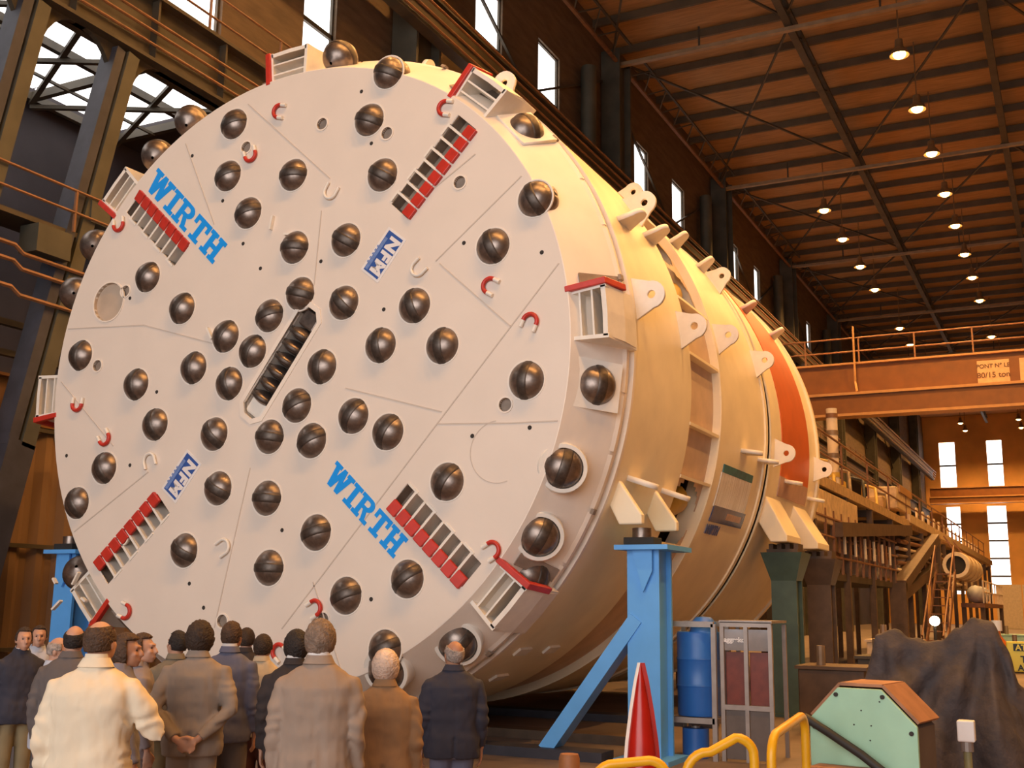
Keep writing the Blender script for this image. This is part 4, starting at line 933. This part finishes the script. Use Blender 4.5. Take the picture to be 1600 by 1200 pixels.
# rear platform with railing and pale sacks
t = thing('rear_platform', (5.2, 50, 0), 'low rear platform with railing carrying pale bundles', 'platform')
MB().lohi((4.6, 44, 2.0), (5.6, 58, 2.2)).build('deck', M_RAIL, t)
for (x, y) in ((4.7, 44.3), (5.5, 44.3), (4.7, 57.7), (5.5, 57.7)): MB().lohi((x-.1, y-.1, 0), (x+.1, y+.1, 2)).build('leg', M_RUSTY, t)
for k in range(8): MB().bar((5.58, 44+k*2, 2.2), (5.58, 44+k*2, 3.2), .06, .06).build('rail_post', M_CREAMM, t)
for z in (2.7, 3.2): MB().tube([(5.58, 44, z), (5.58, 58, z)], .04, 6).build('handrail', M_CREAMM, t)
for k in range(3):
    b = MB().ball((5.1, 46+2.0*k, 2.2+.42), (.4, .6, .42), 14, 8); solo(b, 'sack', mat('pale_blue_sack', (.40, .42, .48), .6, 0, .1, 5, .5, 6), (5.1, 46+2.*k, 2.2), ['pale blue sack on the rear platform nearest the stair', 'pale blue sack between two others on the rear platform', 'pale blue sack at the far end of the rear platform'][k], 'sack', 'sacks on the rear platform', smooth=60)
# white striped mast behind the shield
t = thing('marker_mast', (4.2, 17.6, 4.95), 'pale banded cylinder standing up behind the tail shield', 'cylinder')
MB().tube([(4.05, 17.6, 4.95), (4.05, 17.6, 7.0)], .14, 14).build('tube', M_CREAMM, t, smooth=50)
for z, m_ in ((5.2, M_JACK), (5.7, M_PIPE), (6.3, M_PIPE), (6.75, M_RAIL)): MB().tube([(4.05, 17.6, z), (4.05, 17.6, z+.12)], .155, 14).build('band', m_, t, smooth=50)
# working lamp on the floor behind the tarpaulin and machinery crates further back
t = thing('work_lamp', (6.56, 15.2, 0), 'bright work lamp on a thin stand behind the tarpaulin', 'lamp')
MB().tube([(6.56, 15.2, 0), (6.56, 15.2, 1.5)], .03, 8).build('pole', M_DARK, t); MB().ball((6.56, 15.2, 1.63), .11, 12, 8).build('bulb', mat('work_lamp_bulb', (1, .9, .7), .4, 0, 0, emit=(1, .82, .5), estr=25), t, smooth=True)
MB().lathe([(.001, 0), (.25, 0), (.25, .03)], 12, Matrix.Translation((6.56, 15.2, 0))).build('foot', M_DARK, t)
rnd = random.Random(11)
CR = [(6.0, 6.6, 'tan'), (6.4, 9.5, 'rust-brown'), (6.0, 13., 'beige'), (7.3, 13.7, 'dark grey'), (7.4, 19., 'cream'), (6.6, 22., 'orange'), (7.8, 27., 'brown'), (7.2, 34., 'pale green')]
CM = {'tan': M_RUSTY, 'rust-brown': M_GIRD, 'beige': M_BEIGE, 'dark grey': M_DKBL, 'cream': M_CREAMM, 'orange': M_ORANGE, 'brown': M_GIRD, 'pale green': M_GRN}
for (x, y, cn) in CR:
    h = rnd.uniform(.7, 1.25); t = thing('machine_crate', (x, y, 0), '%s painted machine crate standing on the floor beside the gantry' % cn, 'crate', 'crates beside the gantry')
    MB().lohi((x-.5, y-.5, .1), (x+.5, y+.5, h)).build('box', CM[cn], t, bevel=.02)
    for s in (-.35, .35): MB().lohi((x+s-.06, y-.5, 0), (x+s+.06, y+.5, .1)).build('skid', M_RUSTY, t)
    MB().lohi((x-.54, y-.54, h), (x+.54, y+.54, h+.05)).build('lid', CM[cn], t); MB().tube([(x-.2, y-.2, h), (x-.2, y-.2, h+.35)], .07, 10).build('port', M_PIPE, t)
# pale panels whose colour stands in for the lit area far back
t = thing('far_lit_area', (6, 120, 0), 'pale low panels standing in for the lit area near the end wall', 'partition')
for k in range(5): MB().lohi((1.5+k*2.6, 120, 0), (4.0+k*2.6, 120.2, 4.6)).build('panel', M_CREAMM, t)
# ================================================================ the visitors
SKIN = mat('skin', (.50, .27, .18), .5, 0, .08, 9)
SKIN_D = mat('tanned_skin', (.40, .19, .11), .5, 0, .08, 9)
M_EYE = mat('dark_eye', (.03, .02, .02), .3)
def fabric(name, col, var=.1): return mat('cloth_'+name, col, .85, 0, var, 7, .35, 9, stretch=(1, 1, .45))
def hairmat(name, col): return mat('hair_'+name, col, .7, 0, .35, 30, .8, 60)
def remesh(mb, name, m, parent, voxel, smooth_it=3, disp=None):
    me = mb.mesh(name, None, False); o = bpy.data.objects.new(name, me); COL.objects.link(o)
    rm = o.modifiers.new('r', 'REMESH'); rm.mode = 'VOXEL'; rm.voxel_size = voxel
    sm = o.modifiers.new('s', 'SMOOTH'); sm.iterations = smooth_it; sm.factor = .5
    me.materials.append(m); o.parent = parent; LOC[o.name] = LOC[parent.name]
    JOBS.append((o, m, disp)); return o
JOBS = []
def finish_people():
    dg = bpy.context.evaluated_depsgraph_get(); dg.update()
    new = [bpy.data.meshes.new_from_object(o.evaluated_get(dg)) for o, m, d in JOBS]
    for (o, m, disp), me2 in zip(JOBS, new):
        if disp:
            nv = len(me2.vertices); co = [0.]*(3*nv); no = [0.]*(3*nv)
            me2.vertices.foreach_get('co', co); me2.vertices.foreach_get('normal', no)
            for i in range(0, 3*nv, 3):
                d = disp(Vector(co[i:i+3]))
                co[i] += no[i]*d; co[i+1] += no[i+1]*d; co[i+2] += no[i+2]*d
            me2.vertices.foreach_set('co', co); me2.update()
        me2.materials.clear(); me2.materials.append(m); me2.shade_smooth()
        old = o.data; o.modifiers.clear(); o.data = me2; me2.name = o.name; bpy.data.meshes.remove(old)
def ell(z, hx, hy, cy=0., cx=0., n=20, sq=2.4):
    pts = []
    for k in range(n):
        a = 2*PI*k/n; c, s_ = math.cos(a), math.sin(a)
        pts.append((cx+hx*math.copysign(abs(c)**(2/sq), c), cy+hy*math.copysign(abs(s_)**(2/sq), s_), z))
    return pts
def person(loc, H, heading, label, jacket, trousers, hair, skin=SKIN, hairstyle='short', arms='down', look=0., up=12., build=1., shirt=None, lean=0., sleeve='long', voxel=.013, group='visitors looking at the cutter wheel'):
    """local frame: x right, y forward, z up; heading = direction faced, degrees from +Y towards -X"""
    s = H/1.75
    p = thing('person', (loc[0], loc[1], 0), label, 'person', group, rz=R(heading)); LOC[p.name] = Vector((0, 0, 0))
    p.scale = (s, s, s)
    b = build
    # ---- joints
    sh = {k: Vector((k*.172*b, -.005, 1.385)) for k in (-1, 1)}
    el = {}; wr = {}; hd = {}
    for k in (-1, 1):
        if arms == 'down': el[k] = Vector((k*.218*b, -.03, 1.12)); wr[k] = Vector((k*.225*b, .05, .87)); hd[k] = Vector((0, .1, -1))
        elif arms == 'back': el[k] = Vector((k*.255*b, -.10, 1.13)); wr[k] = Vector((k*.075, -.205, .93)); hd[k] = Vector((-k*.9, 0, -.45))
        elif arms == 'raise_right' and k == 1: el[k] = Vector((.30*b, .02, 1.16)); wr[k] = Vector((.13, .26, 1.28)); hd[k] = Vector((-.3, .3, .9))
        elif arms == 'front' or (arms == 'raise_right'): 
            if arms == 'front': el[k] = Vector((k*.26*b, .0, 1.13)); wr[k] = Vector((k*.08, .24, 1.06)); hd[k] = Vector((-k*.9, .2, 0))
            else: el[k] = Vector((k*.225*b, -.03, 1.12)); wr[k] = Vector((k*.232*b, .05, .87)); hd[k] = Vector((0, .1, -1))
    # ---- head frame
    hc = Vector((0, .03, 1.63)); HR = Matrix.Translation(hc) @ Matrix.Rotation(R(look), 4, 'Z') @ Matrix.Rotation(R(up), 4, 'X') @ Matrix.Scale(.95, 4)
    # ---- body: one continuous skin surface
    mb = MB()
    mb.ball((0, -.012, .012), (.077, .096, .108), 22, 16, HR)            # cranium
    mb.ball((0, .030, -.045), (.060, .066, .075), 18, 12, HR)           # face and jaw
    mb.ball((0, .062, -.098), (.026, .024, .022), 10, 8, HR)            # chin
    mb.tube([HR @ Vector((0, .088, .02)), HR @ Vector((0, .106, -.018)), HR @ Vector((0, .112, -.036)), HR @ Vector((0, .094, -.044))], [.009, .013, .017, .012], 8)   # nose
    mb.tube([HR @ Vector((-.04, .082, .028)), HR @ Vector((0, .094, .026)), HR @ Vector((.04, .082, .028))], .011, 8)    # brow
    for q in (-.066, -.078): mb.tube([HR @ Vector((-.023, .083, q)), HR @ Vector((0, .094, q)), HR @ Vector((.023, .083, q))], .0085, 8)  # lips
    for k in (-1, 1):
        mb.ball((k*.080, -.008, -.012), (.011, .022, .033), 10, 8, HR)
        mb.ball((k*.034, .066, -.028), (.024, .022, .026), 10, 8, HR)
    mb.tube([HR @ Vector((0, -.015, -.06)), Vector((0, -.005, 1.53)), Vector((0, 0, 1.44))], [.056, .060, .075], 14)
    mb.loft([ell(.9, .10, .07), ell(1.2, .10, .07), ell(1.42, .12, .07), ell(1.47, .06, .05)])
    for k in (-1, 1):
        mb.tube([(k*.05, 0, 1.40), sh[k], el[k], wr[k]], [.04, .042, .036, .026], 12)
        # hand: palm, four unequal fingers and a thumb
        d = hd[k].normalized(); side = Vector((k, 0, 0)) if arms != 'back' else Vector((0, 0, 1))
        fw = d.cross(side).normalized(); sd = fw.cross(d).normalized(); w0 = wr[k]
        if arms == 'down' or arms == 'raise_right': sd, fw = Vector((0, 1, 0)), Vector((-k, 0, 0))
        pm = w0+d*.055
        mb.loft([[tuple(w0+sd*.024*math.cos(a)+fw*.018*math.sin(a)) for a in [2*PI*i/12 for i in range(12)]],
                 [tuple(pm+sd*.040*math.cos(a)+fw*.016*math.sin(a)) for a in [2*PI*i/12 for i in range(12)]],
                 [tuple(w0+d*.095+sd*.040*math.cos(a)+fw*.013*math.sin(a)) for a in [2*PI*i/12 for i in range(12)]]])
        for i, L in enumerate((.062, .074, .070, .055)):
            o_ = w0+d*.085+sd*(.032-.0213*i); mb.tube([o_, o_+d*L*.5+fw*.004, o_+d*L*.85+fw*.018, o_+d*L+fw*.032], [.0105, .010, .009, .0085], 8)
        o_ = w0+d*.025+sd*.025; mb.tube([o_, o_+d*.03+sd*.025+fw*.012, o_+d*.062+sd*.030+fw*.022], [.013, .012, .010], 8)
        mb.tube([(k*.07, 0, .95), (k*.09, 0, .5), (k*.10, -.01, .08)], [.07, .05, .04], 12)
    mb.loft([ell(.88, .13, .08), ell(1.0, .11, .075)])
    remesh(mb, 'body', skin, p, .0095, 2)
    for k in (-1, 1):
        MB().ball((k*.030, .0795, .004), (.010, .007, .007), 10, 6, HR).build('eye', M_EYE, p, smooth=True)
    # ---- hair
    hm = MB(); nu, nv = 40, 26; vs = []; keep = []
    rnd_ = random.Random(int(abs(loc[0]*100)))
    off = rnd_.random()*50
    thick = {'short': .012, 'curly': .034, 'bald': .010, 'full': .020, 'bob': .026, 'fringe': .010, 'white': .03}[hairstyle]
    for j in range(nv+1):
        t = PI*.80*j/nv
        for i in range(nu):
            a = 2*PI*i/nu
            n_ = Vector((math.sin(t)*math.cos(a), math.sin(t)*math.sin(a), math.cos(t)))
            amp = .010 if hairstyle == 'curly' else .004
            q = thick*(1+.0)+amp*noise.noise(n_*9+Vector((off, 0, 0)))+amp*.6*noise.noise(n_*19)
            taper = 1.0
            vs.append((n_.x*(.077+q), -.012+n_.y*(.096+q), .012+n_.z*(.108+q)))
    fs = []
    def has(t, a):
        deg = math.degrees(t); yv = math.sin(a)             # yv>0: face side
        front = yv > .25
        if hairstyle in ('bald', 'fringe'):
            lo = 46 if yv < .3 else 62
            if hairstyle == 'fringe': lo = 60
            return lo < deg < (118 if yv < -.1 else 96) and yv < .55
        lim = 122 if yv < -.2 else (104 if yv < .35 else 52)
        if hairstyle == 'bob': lim = 140 if yv < .25 else 56
        if hairstyle == 'curly': lim = 132 if yv < .1 else (108 if yv < .4 else 58)
        return deg < lim
    for j in range(nv):
        for i in range(nu):
            if has(PI*.80*(j+.5)/nv, 2*PI*(i+.5)/nu):
                a = j*nu+i; b2 = j*nu+(i+1) % nu; fs.append([a, b2, b2+nu, a+nu])
    hm.add(vs, fs, HR); ho = hm.build('hair', hair, p, smooth=80)
    so = ho.modifiers.new('t', 'SOLIDIFY'); so.thickness = .016; so.offset = -1
    # ---- jacket
    mb = MB()
    rings = [(.80, .205, .150, 0), (.86, .210, .155, 0), (.98, .200, .148, 0), (1.08, .186, .136, -.003), (1.20, .192, .136, -.008), (1.30, .200, .140, -.012), (1.37, .202, .130, -.012), (1.42, .186, .110, -.008), (1.455, .150, .092, -.005), (1.48, .112, .080, -.004), (1.503, .080, .072, -.002), (1.535, .066, .066, .0)]
    if shirt is None and hairstyle == 'none': pass
    mb.loft([ell(z, hx*b, hy*(.6+.4*b), cy) for (z, hx, hy, cy) in rings])
    if lean:
        mb.v = [(v[0], v[1]+lean*max(0, v[2]-.9), v[2]) for v in mb.v]
    for k in (-1, 1):
        e2 = el[k]; w2 = wr[k]
        cuff = e2+(w2-e2)*(.93 if sleeve == 'long' else .05)
        if sleeve == 'long': mb.tube([Vector((k*.09*b, 0, 1.41)), sh[k]+Vector((0, 0, 0)), (sh[k]+e2)/2+Vector((k*.012, 0, 0)), e2, (e2+cuff)/2, cuff], [.050, .066*b, .062*b, .054*b, .050, .045], 16)
        else: mb.tube([Vector((k*.12*b, 0, 1.40)), sh[k]+Vector((0, 0, -.012)), (sh[k]+e2)/2, e2+(sh[k]-e2)*.12], [.06, .074*b, .068*b, .070], 16)
    def wr_disp(c, off=off):
        z = c.z; d = 0
        d += .009*noise.noise(Vector((c.x*5+off, c.y*5, z*13)))+.008*noise.noise(Vector((c.x*15+z*3, c.y*9+off, z*3.5)))+.004*noise.noise(Vector((c.x*30, c.y*20+off, z*18)))
        if abs(c.x) > .19: d += .006*math.sin(z*58+7*noise.noise(Vector((c.x*6, c.y*6+off, z*6))))*(1 if 1.0 < z < 1.25 else .4)
        if abs(c.x) < .012 and c.y < -.05 and z < 1.34: d -= .0035                                    # back seam
        if abs(c.x) < .008 and c.y < -.05 and z < .98: d -= .012                                     # vent
        return d
    jk = remesh(mb, 'jacket', jacket, p, voxel, 4, wr_disp)
    # collar
    cm = MB(); cr = [ell(1.487, .088*b, .086, -.004, n=28), ell(1.535, .070, .073, -.002, n=28), ell(1.53, .062, .064, -.001, n=28)]
    cm.loft([[(x, y, z+(.016 if y < 0 else -.02)) for (x, y, z) in r_] for r_ in cr], caps=False)
    cm.build('collar', jacket, jk, smooth=80)
    if shirt:
        sm = MB(); sm.loft([[(x, y, z+(.016 if y < 0 else -.015)) for (x, y, z) in r_] for r_ in (ell(1.50, .070, .072, n=24), ell(1.556, .0625, .064, .0, n=24), ell(1.552, .058, .060, n=24))], caps=False)
        sm.build('shirt_collar', shirt, jk, smooth=80)
    # ---- trousers and shoes
    mb = MB(); mb.loft([ell(.80, .165*b, .12), ell(.92, .168*b, .12), ell(1.0, .15*b, .11)])
    for k in (-1, 1): mb.tube([(k*.085, 0, .90), (k*.09, .005, .70), (k*.095, .01, .48), (k*.10, -.01, .26), (k*.105, -.01, .06)], [.098*b, .092, .078, .074, .078], 16)
    remesh(mb, 'trousers', trousers, p, .016, 4, lambda c: .006*noise.noise(Vector((c.x*6+off, c.y*6, c.z*9))))
    for k in (-1, 1):
        MB().loft([ell(0.0, .046, .13, .045, k*.105), ell(.03, .047, .13, .045, k*.105), ell(.06, .042, .10, .02, k*.105), ell(.095, .038, .055, -.015, k*.105)]).build('shoe', M_BLK, p, smooth=60)
    return p
H_DB = hairmat('dark_brown', (.035, .018, .01)); H_BR = hairmat('brown', (.07, .035, .018)); H_GB = hairmat('grey_brown', (.20, .135, .095)); H_GR = hairmat('grey', (.34, .27, .23)); H_WR = mat('hair_white_ginger', (.66, .50, .40), .75, 0, .28, 7, .9, 45); H_BK = hairmat('black', (.018, .011, .009))
C_CREAM = fabric('cream', (.72, .61, .45), .06); C_NAVY = fabric('navy', (.028, .028, .045)); C_GREY = fabric('warm_grey', (.27, .215, .175), .08); C_TAUPE = fabric('taupe', (.29, .215, .165), .08); C_TAN = fabric('tan_brown', (.28, .165, .085), .12); C_OLIVE = fabric('olive_grey', (.19, .155, .11)); C_BLGR = fabric('blue_grey', (.17, .155, .18)); C_DKGR = fabric('dark_grey', (.11, .09, .085)); C_DARK = fabric('dark', (.03, .022, .022)); C_SWEAT = fabric('cream_sweater', (.52, .42, .29)); C_WHITE = fabric('white_shirt', (.72, .66, .62), .03); C_LBLUE = fabric('pale_blue_shirt', (.45, .46, .52)); C_BROWN = fabric('maroon_brown', (.085, .025, .018)); C_SLATE = fabric('slate_blue', (.12, .125, .19)); C_KHAKI = fabric('khaki', (.22, .17, .09)); C_LILAC = fabric('lilac_grey', (.25, .21, .22))
def hd_(deg): return deg
# heading: 30 = straight away from the camera towards the wheel
person((4.68, -7.30), 1.76, 24, 'balding man in a cream suit seen from behind, right forearm raised', C_CREAM, C_CREAM, H_BR, SKIN, 'bald', 'raise_right', look=-12, up=8, build=1.12, shirt=C_CREAM)
person((.62, -4.35), 1.60, -112, 'dark-haired man in a navy blazer and khaki trousers facing the group', C_NAVY, C_KHAKI, H_DB, SKIN, 'short', 'down', look=-6, up=2, build=1.05, shirt=C_WHITE)
person((.10, -3.72), 1.60, -125, 'man in a pale blue shirt half hidden behind the navy blazer man', C_LBLUE, C_DKGR, H_DB, SKIN, 'short', 'down', look=-5, up=2, sleeve='short')
person((2.20, -5.37), 1.57, -20, 'balding grey-haired man in a pale shirt beside the cream suit man', C_LBLUE, C_DKGR, H_GR, SKIN, 'fringe', 'down', look=-45, up=-4)
person((2.74, -5.70), 1.68, 25, 'bald-crowned man in a dark grey jacket just behind the cream suit', C_DKGR, C_DARK, H_BK, SKIN, 'fringe', 'down', look=12, up=14, build=1.1)
person((3.73, -6.17), 1.64, -25, 'brown-haired person with face turned aside next to the cream suit man', C_BLGR, C_DKGR, H_BR, SKIN_D, 'bob', 'down', look=-40, up=5)
person((3.22, -5.50), 1.62, -30, 'brown-haired person in lilac grey looking sideways behind the bobbed head', C_LILAC, C_LILAC, H_BR, SKIN, 'full', 'down', look=-38, up=6)
person((2.72, -4.58), 1.62, 42, 'dark-haired man in an olive grey jacket looking away in profile', C_OLIVE, C_KHAKI, H_BK, SKIN, 'short', 'down', look=40, up=6)
person((3.72, -5.43), 1.71, 30, 'curly dark-haired person in a warm grey suit, hands clasped behind back', C_GREY, C_GREY, H_DB, SKIN, 'curly', 'back', look=0, up=14, build=1.08, shirt=C_WHITE)
person((3.38, -4.68), 1.71, 20, 'cropped dark-haired man in a slate blue jacket with white collar', C_SLATE, C_DKGR, H_BR, SKIN_D, 'short', 'down', look=-10, up=8, shirt=C_WHITE)
person((2.02, -2.85), 1.60, 25, 'dark-haired person mostly hidden beside the slate blue jacket', C_DARK, C_DARK, H_DB, SKIN, 'full', 'down', up=6)
person((3.03, -3.84), 1.58, 22, 'dark-haired person in a cream sweater with short white sleeves', C_SWEAT, C_BROWN, H_DB, SKIN, 'full', 'front', look=-6, up=10, sleeve='short', build=.98)
person((4.35, -5.11), 1.66, 32, 'black-haired person in a dark jacket tucked behind the taupe suit', C_DARK, C_DARK, H_BK, SKIN, 'bob', 'down', look=20, up=4, shirt=C_WHITE)
person((5.49, -6.38), 1.77, 30, 'grey-brown-haired man in a taupe suit seen from behind', C_TAUPE, C_TAUPE, H_GB, SKIN, 'full', 'down', look=-4, up=14, build=1.06, shirt=C_WHITE)
person((5.45, -5.60), 1.57, 32, 'white and ginger-haired man in a tan brown jacket looking up', C_TAN, C_TAN, H_WR, SKIN_D, 'white', 'down', look=-2, up=22, build=1.06)
person((5.18, -4.22), 1.60, 36, 'bald man in a dark navy jacket looking up at the wheel', C_NAVY, C_SLATE, H_GR, SKIN_D, 'fringe', 'down', look=20, up=20, build=1.1)
finish_people()
